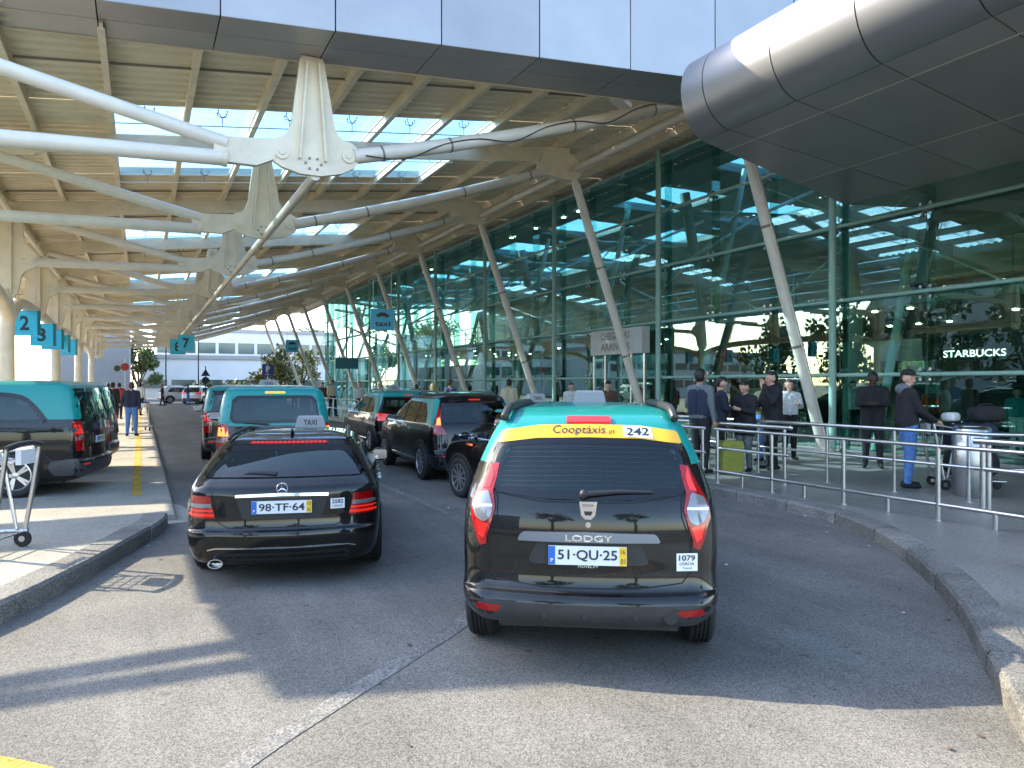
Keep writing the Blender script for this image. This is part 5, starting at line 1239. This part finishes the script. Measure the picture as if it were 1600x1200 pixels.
    mats = [top, legs, shoe, SKIN[skin], HAIR[hair], hood or top, EYE, LIP]
    link('body', q.mesh('body', mats, True, recalc=False), R_)
    if cap:
        c_ = MB(); c_.ball((0, 0, 0), (.112, .104, .085), 16, 10); c_.xf(lambda v: Vector((v.x, v.y, max(v.z, -.012))))
        c_.prism([(.075, -.075), (.15, -.06), (.18, 0), (.15, .06), (.075, .075)], lambda u, v, d: (u, v, d - .12 * max(0, u - .08)), -.012, 0)
        c_.xf(lambda v: (Hc + HR @ (v + Vector((-.01, 0, .085)))) * s); c_.obj('cap', HAIR['cap'], R_, 40)
    R_['s'] = 0; del R_['s']
    return R_
def backpack(R_, h, mat, w=.30):
    s = h / 1.73; b = MB(); b.ball((-.21, 0, 1.22), (.10, w / 2, .25), 14, 10); b.xf(lambda v: v * s); b.obj('backpack', mat, R_, True)

FW = 26.8
# group waiting by the glass
p = person('bearded person in grey top with black body warmer beside the railing', 8.95, 10.25, 75, 1.86, GREY, BLACK_C, skin=1, hair='black', yaw=10, armL=((.02, .26, 1.12), (.22, .12, 1.12)), armR=((-.04, -.25, 1.12), (.0, -.27, .88)), beard=True)
v = MB(); capsule(v, (.0, .085, 1.02), .135, (0, .09, 1.33), .128); capsule(v, (0, -.085, 1.02), .135, (0, -.09, 1.33), .128); v.xf(lambda q: q * 1.86 / 1.73); v.obj('body_warmer', NAVY, p, True)
person('person in navy jacket looking down at a phone behind the railing', 9.62, 10.45, 130, 1.72, NAVY, BLACK_C, skin=0, hair='black', nod=28, armL=((.08, .22, 1.15), (.27, .08, 1.14)), armR=((.08, -.22, 1.15), (.27, -.08, 1.12)), bulk=1.12)
person('person in dark coat holding a phone, third in the waiting group', 9.92, 10.15, 255, 1.64, BLACK_C, GREY, skin=0, hair='black', nod=22, armL=((.08, .22, 1.15), (.27, .08, 1.2)), armR=((.08, -.22, 1.15), (.28, -.06, 1.22)), bulk=1.12, coat=True)
person('tall person in black puffer coat with a hand at the mouth', 10.55, 10.1, 285, 1.82, BLACK_C, BLACK_C, skin=0, hair='black', armL=((.12, .24, 1.2), (.19, .06, 1.5)), armR=((.1, -.24, 1.15), (.25, -.1, 1.15)), bulk=1.15, coat=True, hood=BLACK_C)
person('person in black hooded jacket with white soled shoes reading a phone', 12.5, 9.45, 232, 1.82, BLACK_C, BLACK_C, skin=2, hair='black', nod=25, armL=((.10, .25, 1.16), (.28, .08, 1.17)), armR=((.10, -.25, 1.16), (.28, -.08, 1.17)), bulk=1.12, stance=.12, hood=BLACK_C)
person('person in black jacket, cap and blue jeans beside a loaded trolley', 10.62, 7.42, 128, 1.80, BLACK_C, DENIM, skin=0, hair='black', cap=True, yaw=-58, armL=((.12, .22, 1.15), (.34, .12, 1.0)), armR=((.10, -.22, 1.15), (.33, -.16, 1.0)), bulk=1.12, hood=GREY, beard=True, step=.03)
person('person in dark vest and blue jeans standing on the platform edge', -.25, 26.6, 15, 1.72, NAVY, DENIM, skin=0, hair='brown', stance=.13, z=.08, armL=((-.05, .27, 1.15), (.06, .22, .95)))
person('person in a white shirt with a dark shoulder bag behind the leaning column', 12.3, 11.3, 210, 1.68, WHITE_C, BLACK_C, skin=0, hair='brown', long_hair=True, armL=((.05, .25, 1.15), (.2, .15, 1.2)))
person('person in an olive jacket between the waiting group and the column', 11.5, 11.2, 260, 1.7, OLIVE, DENIM, skin=1, hair='brown', nod=15, armR=((.08, -.22, 1.15), (.26, -.08, 1.18)))
person('person in a blue jumper standing behind the waiting group', 10.6, 12.2, 150, 1.74, BLUE_C, BLACK_C, skin=0, hair='black', yaw=30)
# seated or standing at the doors
person('person with a dark fringe behind the nearest taxi, by the glass doors', 11.6, 19.0, 200, 1.62, WHITE_C, NAVY, skin=0, hair='black')
p = person('person with a black rucksack walking out of the arrivals doors', 11.3, 16.6, 225, 1.66, BROWN_C, BLACK_C, skin=0, hair='black', nod=18); backpack(p, 1.66, BLACK_C)
# people farther along the pavement, in front of the glass
rnd = random.Random(11)
walk = [('person in a cream jumper seen from behind past the black taxi', 10.3, 20.6, 20, 1.74, CREAM_C, BLACK_C, 'black'),
        ('person in a violet jacket bending beside a blond companion', 9.9, 24.5, 60, 1.74, PURPLE, NAVY, 'brown'),
        ('blond person in a mustard coat waiting on the pavement', 9.55, 25.3, 20, 1.62, cl('mustard_cloth', .5, .3, .05), NAVY, 'blond'),
        ('person with dark bun and black coat behind the taxis', 9.0, 25.6, 330, 1.58, BLACK_C, BLACK_C, 'black'),
        ('grey haired person in a white shirt behind the taxis', 8.9, 29.8, 190, 1.66, WHITE_C, NAVY, 'grey'),
        ('person in white top and dark hair next to the grey haired one', 8.75, 32.4, 170, 1.70, WHITE_C, BLACK_C, 'black'),
        ('person in a tan jacket standing tall among the far crowd', 8.5, 36.6, 160, 1.78, CREAM_C, NAVY, 'brown'),
        ('person in brown top near the leaning columns', 8.6, 39.2, 200, 1.66, BROWN_C, BLACK_C, 'black'),
        ('person in a teal jacket by the far railing', 9.5, 41.0, 150, 1.7, TEAL_C, NAVY, 'brown'),
        ('tall person in a long black coat near the blue sign frame', 8.3, 45.5, 10, 1.82, BLACK_C, BLACK_C, 'black'),
        ('person in navy walking near the blue sign frame', 9.2, 47.5, 190, 1.72, NAVY, BLACK_C, 'black'),
        ('person in olive coat beyond the blue sign frame', 8.8, 52, 200, 1.74, OLIVE, BLACK_C, 'brown')]
for i, (lb, x, y, hd, h, tp, lg, hr) in enumerate(walk):
    person(lb, x, y, hd, h, tp, lg, hair=hr, skin=rnd.choice([0, 0, 1]), step=rnd.choice([0, .1, .15]), coat=i in (9, 11), long_hair=i in (2, 8), nod=rnd.choice([0, 10, 20]), group='people along the far pavement')
cross_ = [('person in black crossing the road far ahead', 1.6, 66, 90, BLACK_C, NAVY), ('person in dark blue crossing near the white cars', 3.6, 68, 80, NAVY, DENIM), ('person in a red top on the far platform', -.9, 40, 10, cl('red_cloth', .35, .04, .03), BLACK_C), ('person in a pale shirt behind the far trolley', .0, 44, 30, WHITE_C, NAVY), ('person in grey on the far platform beside the columns', -1.6, 47, 0, GREY, BLACK_C), ('person in black beside the vans on the far platform', -1.0, 34, 20, BLACK_C, BLACK_C)]
for lb, x, y, hd, tp, lg in cross_: person(lb, x, y, hd, 1.72, tp, lg, step=.16, z=.08 if x < .4 else 0, group='people far along the road')
# seen through the glass
ins = [('person in a pale cap sitting inside behind the glass', 17.5, 9.6, 230, 1.5, TEAL_C, WHITE_C), ('person in an orange top inside the terminal', 16.6, 11.0, 200, 1.6, cl('orange_cloth', .55, .10, .02), BLACK_C), ('person in a white shirt inside behind the leaning column', 16.3, 12.9, 190, 1.66, WHITE_C, BLACK_C)]
for lb, x, y, hd, h, tp, lg in ins: person(lb, x, y, hd, h, tp, lg, z=.16, group='people inside the terminal')

# ------------------------------------------------------------------ railings, bins, trolleys
def railing(label, pts, rails, posts, r=.025, top_r=None, stubs=None, ball=None, zb=.148):
    R_ = thing('railing', label, 'railing', group='steel railings on the pavement')
    P = [Vector(p) for p in pts]
    for i, z in enumerate(rails):
        MB().tube([(p.x, p.y, z) for p in P], (top_r or r) if i == 0 else r, 10).obj('rail', M['steel'], R_, 40)
    for (x, y) in posts:
        o = MB().tube([(x, y, zb), (x, y, rails[0])], r * 1.1, 10).obj('post', M['steel'], R_, 40)
        MB().lathe([(.05, zb - .001), (.05, zb + .008)], c=(x, y, 0), n=14).obj('foot_plate', M['steel'], o)
    for (x, y) in (stubs or []): MB().tube([(x, y, zb), (x, y, rails[-1])], r, 10).obj('stub_post', M['steel'], R_, 40)
    if ball: MB().ball((ball[0], ball[1], rails[0]), .042, 14, 9).obj('end_knob', M['steel'], R_, True)
    return R_
fx = 8.35
railing('front steel railing along the kerb, low rail carried on stubs', [(fx, 2.6), (fx, 9.2)], [1.02, .34], [(fx, y) for y in (2.7, 4.1, 5.45, 6.75, 8.0, 9.15)], stubs=[(fx, y) for y in (3.4, 4.8, 6.1, 7.4, 8.6)])
railing('second front railing section behind the minivan mirror', [(fx, 9.45), (fx, 15.5)], [1.02, .62, .34], [(fx, y) for y in (9.5, 11, 12.5, 14, 15.4)])
railing('rear railing turning a corner by the steel bin', [(10.0, 14.5), (10.0, 5.9), (10.35, 5.62), (14.0, 5.0)], [1.08, .62], [(10.0, y) for y in (14.4, 12.9, 11.4, 9.9, 8.4, 7.2, 6.1)] + [(11.2, 5.5), (12.6, 5.25)], r=.022, top_r=.03)
railing('handrail ending in a round knob between the two railings', [(9.1, 8.35), (9.1, 14.2)], [1.06, .62], [(9.1, y) for y in (8.45, 10.2, 12, 13.9)], r=.026, top_r=.034, ball=(9.1, 8.33))
railing('short double post handrail at the pavement corner', [(9.3, 2.2), (9.3, 5.6)], [1.04, .70], [(9.3, 5.5), (9.42, 5.5), (9.3, 3.9), (9.3, 2.4)], r=.03, top_r=.04)
railing('far steel railing beside the blue sign frame', [(8.3, 31), (8.3, 40)], [1.05, .6], [(8.3, 31 + 1.5 * k) for k in range(7)])
t = thing('litter_bin', 'brushed steel cylindrical litter bin behind the corner railing', 'bin', (10.65, 6.45, .146))
MB().lathe([(.24, 0), (.25, .02), (.25, .95), (.235, .97)], n=40).obj('drum', M['steel'], t, 40); MB().lathe([(.235, .96), (.24, .97), (.2, 1.0), (.15, .99), (.14, .9)], n=40).obj('rim', M['steel'], t, 40)
M['lime'] = pbr('yellow_shell', (.26, .27, .03), .4, nscale=4, namt=.15)
t = thing('suitcase', 'yellow ribbed hard shell suitcase standing behind the railing by the waiting group', 'suitcase', (9.42, 9.98, .146), rad(-20))
sh_ = MB(); sh_.prism(rounded([(-.24, .05), (.24, .05), (.24, .74), (-.24, .74)], .07, 4), lambda u, v, d: (u, d, v), -.15, .15); sh_ = sh_.obj('shell', M['lime'], t, 40)
for k in range(7): MB().box((-.225, -.158, .13 + k * .085), (.225, .158, .165 + k * .085)).obj('rib', M['lime'], sh_)
for sx in (-.1, .1): MB().tube([(sx, .06, .72), (sx, .06, .98)], .009, 8).obj('handle_tube', M['steel'], t)
MB().tube([(-.11, .06, .98), (.11, .06, .98)], .015, 8).obj('grip', M['rail_black'], t)
for sx in (-.18, .18):
    for sy in (-.1, .1): MB().lathe([(.028, -.012), (.028, .012)], 'y', (sx, sy, .028), 12).obj('wheel', M['tyre'], t)

t.scale = (.8, .8, .8)
def trolley(label, x, y, heading, z, group='luggage trolleys'):
    R_ = thing('luggage_trolley', label, 'trolley', (x, y, z), rad(90 - heading), group)
    T = lambda pts, r, nm, m='steel': MB().tube(smooth_line(pts, 4) if len(pts) > 2 else pts, r, 10).obj(nm, M[m], R_, 40)
    for sg in (1, -1):
        T([(-.45, sg * .27, .16), (.45, sg * .22, .14)], .022, 'base_tube')
        T([(-.42, sg * .27, .16), (-.50, sg * .27, .6), (-.56, sg * .27, 1.0)], .022, 'upright')
        T([(-.36, sg * .24, .18), (-.22, sg * .24, .95)], .018, 'brace')
        w = MB().lathe([(.075, -.018), (.08, -.01), (.08, .01), (.075, .018)], 'y', n=20).obj('wheel', M['tyre'], R_, 40, loc=(-.40, sg * .27, .08)); MB().lathe([(.03, -.022), (.03, .022)], 'y', n=10).obj('hub', M['steel'], w)
    MB().lathe([(.055, -.02), (.06, -.01), (.06, .01), (.055, .02)], 'y', n=20).obj('wheel', M['tyre'], R_, 40, loc=(.42, 0, .06))
    T([(-.56, .29, 1.0), (-.58, .1, 1.03), (-.58, -.1, 1.03), (-.56, -.29, 1.0)], .028, 'handle', 'rail_black')
    for k in range(6): T([(-.42 + .16 * k, .255 - .007 * k, .155), (-.42 + .16 * k, -.255 + .007 * k, .155)], .009, 'deck_bar')
    # upper basket
    for sg in (1, -1): T([(-.52, sg * .25, .98), (-.2, sg * .23, .93), (.0, sg * .21, .96)], .014, 'basket_side')
    T([(.0, .21, .96), (.02, 0, .97), (.0, -.21, .96)], .014, 'basket_front')
    for k in range(5): T([(-.48 + .11 * k, .23, .86 + .01 * k), (-.48 + .11 * k, -.23, .86 + .01 * k)], .006, 'basket_bar')
    for k in range(5): T([(-.52, -.2 + .1 * k, .85), (.0, -.19 + .095 * k, .91)], .006, 'basket_bar')
    MB().box((-.60, -.12, .84), (-.55, .12, .98)).obj('advert_panel', M['plate'], R_)
    return R_
trolley('empty grey luggage trolley at the left edge of the kerbed island', -1.5, 8.5, -68, .156)
trolley('empty luggage trolley standing on the platform edge beyond the vans', .1, 29.5, 10, .08)
tl = trolley('trolley loaded with dark bags beside the capped person', 11.35, 6.95, 128, .146)
def bag(label, x, y, z, sx, sy, sz, mat, rz=0., strap=True):
    R_ = thing('travel_bag', label, 'bag', (x, y, z), rz, 'bags on the trolley'); b = MB(); b.ball((0, 0, sz), (1, 1, 1), 18, 12)
    def f(v):
        d = Vector((v.x, v.y, v.z - sz)); e = .55; g = lambda t: math.copysign(abs(t) ** e, t)
        return Vector((g(d.x) * sx, g(d.y) * sy, sz + g(d.z) * sz * (1 + .06 * math.sin(7 * d.x + 3 * d.y))))
    b.xf(f); b.obj('bag_body', mat, R_, True)
    if strap: MB().tube(smooth_line([(-sx * .5, 0, sz * 1.85), (-sx * .3, 0, sz * 2.25), (sx * .3, 0, sz * 2.25), (sx * .5, 0, sz * 1.85)], 5), .012, 8).obj('carry_handle', BLACK_C, R_, True)
bag('grey upright suitcase standing beside the bearded person', 8.75, 10.65, .148, .16, .22, .3, GREY, rad(20))
bag('black suitcase lying lowest on the loaded trolley', 11.40, 6.92, .33, .36, .24, .20, BLACK_C, rad(-38))
bag('large black holdall on top of the suitcase', 11.40, 6.92, .75, .36, .24, .20, NAVY, rad(-38))
bag('white and black rucksack topmost on the loaded trolley', 11.55, 6.78, 1.17, .24, .17, .12, BLACK_C, rad(-30)); bag('small grey cap shaped pouch on the trolley top', 11.22, 7.12, 1.17, .12, .11, .07, WHITE_C, 0, False)

# ------------------------------------------------------------------ signs
def hang_sign(label, x, y, ztop, w, h, d, text, face=26.8, rods=2.4, blank=False, pict=False):
    R_ = thing('hanging_sign', label, 'sign', (x, y, ztop), rad(-face), 'cyan signs hanging from the canopy')
    MB().box((-w / 2, -d / 2 + .004, -h), (w / 2, d / 2 - .004, 0)).obj('sign_box', M['sign_side'], R_)
    for s in (-1, 1): MB().box((-w / 2 + .004, s * d / 2 - .004, -h + .004), (w / 2 - .004, s * d / 2 + .004, -.004)).obj('sign_face', M['sign_blue'], R_)
    for s in (-1, 1): MB().tube([(s * w * .38, 0, 0), (s * w * .38, 0, rods)], .012, 6).obj('hanger_rod', M['white_steel'], R_)
    if text:
        tw, th, dz = (h * .36, h * .60, -h * .5) if len(text) == 1 else (w * .66, h * .24, -h * .70)
        text_fit(text, tw, th, .03).xf(lambda v: Vector((v.x, -d / 2 - .006, dz + v.y))).obj('sign_lettering', M['ink'], R_)
    if pict:
        b = MB(); b.prism(rounded([(-.26, -.05), (.26, -.05), (.27, .02), (.17, .04), (.10, .12), (-.12, .12), (-.18, .03), (-.27, .01)], .02, 3), lambda u, v, dd: (u * w / .9, dd, v * h / .9 - h * .30), -d / 2 - .007, -d / 2 - .005); b.obj('car_pictogram', M['ink'], R_)
        for sx in (-.15, .15): MB().lathe([(.05, -d / 2 - .009), (.05, -d / 2 - .005)], 'y', (sx * w / .9, 0, -.05 * h / .9 - h * .30), 12).obj('pictogram_wheel', M['ink'], R_)
for t_, x, y, zt, lb in (('2', -3.34, 28.8, 4.15, 'nearest cyan bay sign, showing the numeral two in full'), ('3', -3.12, 31.3, 3.92, 'cyan bay sign showing a half covered numeral three'), ('4', -3.2, 35.4, 3.97, 'cyan bay sign just behind the numeral three'), ('5', -3.25, 39.2, 3.98, 'cyan bay sign second from the end of the row'), ('6', -3.25, 43.5, 4.02, 'last cyan bay sign in the row by the columns')):
    hang_sign(lb, x, y, zt, .78, .80, .22, t_, 20)
hang_sign('cyan hanging sign with number 7 beneath the canopy ridge', 2.06, 40.2, 4.2, .74, .82, .2, '7', 12)
hang_sign('cyan sign partly hidden behind the number 7 sign', 1.80, 43.2, 4.15, .74, .82, .2, '8', 12)
hang_sign('cyan hanging taxi sign with car pictogram', 8.43, 27.9, 4.67, .92, .82, .16, 'taxi', 8, 3.3, pict=True)
hang_sign('small far cyan hanging sign with car pictogram', 9.4, 52.4, 4.8, .85, .85, .16, 'taxi', 8, 3.2, pict=True)
t = thing('parking_sign', 'dark blue parking sign on a pole beyond the taxis', 'sign', (6.9, 46.5, 0))
MB().tube([(0, 0, 0), (0, 0, 2.95)], .035, 10).obj('pole', M['steel'], t); MB().box((-.33, -.03, 2.2), (.33, .0, 2.95)).obj('sign_plate', M['sign_p'], t)
text_fit('P', .24, .36, .03).xf(lambda v: Vector((v.x, -.034, 2.66 + v.y))).obj('sign_lettering', M['white'], t); text_fit('Express', .36, .08, .0).xf(lambda v: Vector((v.x, -.034, 2.32 + v.y))).obj('sign_lettering', M['white'], t)
t = thing('sign_frame', 'white portal frame carrying a dark teal panel near the far doors', 'sign', (9.7, 38.5, .146))
for s in (-1, 1): MB().tube([(s * .6, 0, 0), (s * .6, 0, 3.0)], .03, 8).obj('post', M['white_steel'], t)
MB().box((-.6, -.04, 2.4), (.6, .04, 2.98)).obj('panel', pbr('teal_panel', (.015, .13, .17), .4), t)
t = thing('info_totem', 'narrow cyan information totem in front of the far railing', 'sign', (8.6, 36.6, .146)); MB().box((-.14, -.05, 0), (.14, .05, 1.75)).obj('panel', M['sign_blue'], t); MB().box((-.2, -.1, 0), (.2, .1, .04)).obj('base', M['steel'], t)

# ------------------------------------------------------------------ background: buildings, trees, far vehicles
M['wht'] = pbr('white_render', (.68, .68, .68), .7, nscale=.3, namt=.06); M['win'] = pbr('far_window', (.05, .09, .10), .12, spec=.8); M['grey_b'] = pbr('grey_render', (.34, .34, .34), .8, nscale=.4, namt=.1)
def far_building(label, x0, y0, x1, y1, h, rows, mat, nwin=14, rot=0):
    R_ = thing('building', label, 'building', (x0, y0, 0)); w = x1 - x0; d = y1 - y0
    MB().box((0, 0, 0), (w, d, h)).obj('wall', mat, R_); MB().box((-.3, -.3, h), (w + .3, d + .3, h + .5)).obj('roof', M['grey_b'], R_)
    for z0, z1 in rows:
        for k in range(nwin):
            a = w * (k + .08) / nwin; c = w * (k + .92) / nwin; o = MB().box((a, -.06, z0), (c, -.003, z1)).obj('window', M['win'], R_)
            MB().box((a - .05, -.12, z0 - .12), (c + .05, -.004, z0 - .03)).obj('sill', M['wht'], o)
far_building('long white terminal block with a band of windows closing the road', 2, 118, 46, 134, 9.5, [(6.3, 7.9)], M['wht'], 16)
far_building('low pale building with dark doors in front of the long block', 0, 104, 40, 112, 5.0, [(1.2, 2.3)], M['wht'], 12)
far_building('grey concrete block beyond the left columns', -7.5, 86, -1.0, 96, 11, [], M['grey_b'], 1)
far_building('white building with window bands beyond the van bays', -42, 100, -16, 116, 11, [(3, 4.2), (5.5, 6.7), (8, 9.2)], M['wht'], 10)
far_building('low white building with slatted front left of the columns', -60, 88, -28, 98, 6.5, [(1.4, 2.6), (4, 5)], M['wht'], 12)
def leaf_mat(n, a, b_):
    m = pbr(n, a, .55, nscale=1.1, namt=.5); return m
LEAF = [leaf_mat('foliage_green', (.06, .10, .022), 0), leaf_mat('foliage_dark', (.035, .07, .02), 0), leaf_mat('foliage_yellow', (.14, .15, .03), 0)]
BARK = pbr('bark', (.10, .075, .05), .9, nscale=6, namt=.3, bump=.5, bscale=20)
def tree(label, x, y, h, r, mat, n=1800, leaf=.22, seed=1, th=None, group='trees'):
    rn = random.Random(seed); R_ = thing('tree', label, 'tree', (x, y, 0), group=group); th = th or h * .4
    b = MB(); b.tube([(0, 0, 0), (.1, .05, th * .5), (0, .1, th), (.05, 0, h * .8)], [r * .09, r * .07, r * .055, .03], 10)
    cl_ = []
    for k in range(9):
        a = rn.random() * 6.28; rr = r * rn.uniform(.35, .75); zc = rn.uniform(th + .1 * (h - th), h - r * .35); c_ = Vector((rr * math.cos(a), rr * math.sin(a), zc)); cl_.append((c_, r * rn.uniform(.32, .5)))
        b.tube([(0, .05, th * .85), (c_.x * .5, c_.y * .5, (th + zc) / 2), tuple(c_)], [r * .035, r * .025, .015], 6)
    cl_.append((Vector((0, 0, h - r * .5)), r * .5)); b.obj('trunk', BARK, R_, 40)
    q = MB()
    for k in range(n):
        c_, rr = rn.choice(cl_); d = Vector((rn.gauss(0, 1), rn.gauss(0, 1), rn.gauss(0, .8))).normalized() * rr * rn.uniform(.45, 1.05); p = c_ + d
        u = Vector((rn.gauss(0, 1), rn.gauss(0, 1), rn.gauss(0, 1))).normalized(); v = u.cross(d).normalized(); s = leaf * rn.uniform(.6, 1.3)
        q.add([p - u * s, p + v * s * .55, p + u * s, p - v * s * .55], [(0, 1, 2, 3)])
    me = q.mesh('crown', mat, recalc=False); link('crown', me, R_); return R_
def palm(label, x, y, h, seed):
    rn = random.Random(seed); R_ = thing('palm_tree', label, 'palm', (x, y, 0)); MB().tube([(0, 0, 0), (.1, 0, h * .5), (.05, 0, h)], [.22, .17, .15], 10).obj('trunk', BARK, R_, 40); q = MB()
    for k in range(26):
        a = rn.random() * 6.28; el = rn.uniform(-.4, 1.1); L = rn.uniform(1.4, 1.9); pts = []
        for t in range(6): s = t / 5; pts.append(Vector((math.cos(a) * L * s * math.cos(el * (1 - s)), math.sin(a) * L * s * math.cos(el * (1 - s)), h + L * (math.sin(el) * s - .65 * s * s))))
        sd = Vector((-math.sin(a), math.cos(a), 0)); w = [.05, .22, .28, .24, .15, .02]
        q.add([p + sd * w[i] + Vector((0, 0, -w[i] * .6)) for i, p in enumerate(pts)] + pts + [p - sd * w[i] + Vector((0, 0, -w[i] * .6)) for i, p in enumerate(pts)], [(i, i + 1, 7 + i, 6 + i) for i in range(5)] + [(6 + i, 7 + i, 13 + i, 12 + i) for i in range(5)])
    q.obj('crown', LEAF[1], R_)
palm('palm tree behind the first left column', -14.5, 62, 9.0, 4)
tree('broad green tree beyond the concrete block', -.2, 101, 8, 2.6, LEAF[0], 2200, .25, 2, 1.5)
tree('green tree above the slatted white building', -30, 122, 15, 6, LEAF[0], 1500, .4, 3)
tree('dark tree at the far left behind the white building', -48, 112, 13, 6, LEAF[1], 1200, .4, 5)
for i, (x, y) in enumerate(((30, 150), (42, 152), (56, 148), (20, 155), (70, 146), (8, 152))): tree(['rounded tree behind the long white block', 'second tree along the skyline behind the white block', 'tall tree at the far end of the glass wall', 'small tree showing above the white roof', 'tree beyond the terminal corner', 'tree above the road end'][i], x, y, 13.5 + i % 3, 5.5, LEAF[i % 2], 1200, .42, 20 + i)
for i, (x, y, c_) in enumerate(((11.5, 75, 2), (13, 79, 0), (16, 83, 2), (9.5, 88, 2), (6.5, 92, 0))): tree(['yellow green shrub tree at the end of the pavement', 'slim green tree beside the last columns', 'yellowing tree behind the last columns', 'low yellow shrub before the white building', 'low green shrub by the road end'][i], x, y, (4.5, 6, 6, 2.4, 2.2)[i], (2.2, 2.4, 2.4, 1.8, 1.6)[i], LEAF[c_], 1000, .2, 40 + i, (2, 2.2, 2, .5, .5)[i])
# planting west of the road and behind the viewpoint (mirrored in the glass)
hed = [(-19, 2), (-18.5, 8), (-19.5, 14), (-18.8, 20), (-19.4, 26), (-18.6, 32), (-19.2, 39), (-18.8, 46)]
for i, (x, y) in enumerate(hed): tree('broad hedge tree in the row west of the bays, %s from the south' % ('first', 'second', 'third', 'fourth', 'fifth', 'sixth', 'seventh', 'eighth')[i], x, y, 7.5 + (i % 3) * .6, 3.4, LEAF[i % 2], 1500, .26, 90 + i, 1.8)
for i, (x, y) in enumerate(((-24, 4), (-27, 13), (-30, -8), (-18, -16), (-33, 24), (-6, -24), (12, -20))): tree(['tree %s of the western car park' % w for w in ('facing the glass wall', 'beside the second kerb', 'south corner', 'by the southern exit', 'along the far fence', 'behind the viewpoint', 'near the entrance side')][i], x, y, 9.5 + (i % 3), 3.8, LEAF[i % 2], 900, .34, 60 + i)
far_building('pale multi-storey car park west of the bays', -75, -30, -50, 60, 12, [], M['grey_b'], 1)

def dup(root, label, x, y, hd, paint=None, z=0.):
    c_ = copy_tree(root); c_['label'] = label; put(c_, x, y, hd, z); return c_
w1 = suv('white sport utility car facing away at the end of the road', False, paint='silver', cantrail=None, roofm='silver', lamp=False, group='far parked cars', plate_t='44·XX·12'); put(w1, 3.9, 70, 25)
dup(w1, 'silver car turning beside the white one at the road end', 1.4, 73, 80); dup(w1, 'white car parked by the far low building', 8.5, 80, 95); dup(w1, 'white car parked in the row beyond the left columns', -10, 52, 100, z=.08); dup(w1, 'white car behind the low slatted building fence', -16, 60, 90, z=.08)
w2 = van('white high van parked beyond the turquoise van roof', True, roofcol='silver', group='far parked cars'); put(w2, -6.6, 33.0, 5, .08); w2.scale = (1, 1, 1.18)
for ch in w2.children:
    if ch.name.startswith('body'): ch.data.materials[0] = M['silver']
# lamp posts and road signs far ahead
for i, (x, y, h) in enumerate(((2.2, 78, 9), (5.2, 80, 9), (-.6, 76, 8), (-18, 70, 8))):
    t = thing('lamp_post', ['slim dark lamp post near the road end', 'second slim lamp post right of the road end', 'lamp post left of the road end', 'lamp post beyond the left columns'][i], 'lamp post', (x, y, 0), group='lamp posts at the road end')
    MB().tube([(0, 0, 0), (0, 0, h)], [.07, .04], 8).obj('pole', M['dark'] if i < 3 else M['white_steel'], t); MB().box((-.5, -.08, h), (.5, .08, h + .1)).obj('lantern', M['dark'], t)
t = thing('warning_sign', 'triangular road sign seen from behind near the road end', 'sign', (4.4, 60, 0)); MB().tube([(0, 0, 0), (0, 0, 3.1)], .035, 8).obj('pole', M['dark'], t)
MB().prism([(-.32, 2.35), (.32, 2.35), (0, 2.9)], lambda u, v, d: (u, d, v), -.06, -.03).obj('sign_plate', M['ink'], t)
MB().lathe([(.27, -.06), (.27, -.03)], 'y', (0, 0, 2.02), 20).obj('sign_disc', M['ink'], t)
t = thing('stop_sign', 'round red sign with green disc above the far platform', 'sign', (-.9, 55, .08)); MB().tube([(0, 0, 0), (0, 0, 3.4)], .035, 8).obj('pole', M['steel'], t)
MB().lathe([(.26, -.06), (.26, -.03)], 'y', (0, 0, 2.8), 20).obj('sign_disc', M['red'], t); MB().lathe([(.2, -.06), (.2, -.03)], 'y', (-.45, 0, 2.7), 20).obj('sign_disc', LEAF[1], t)
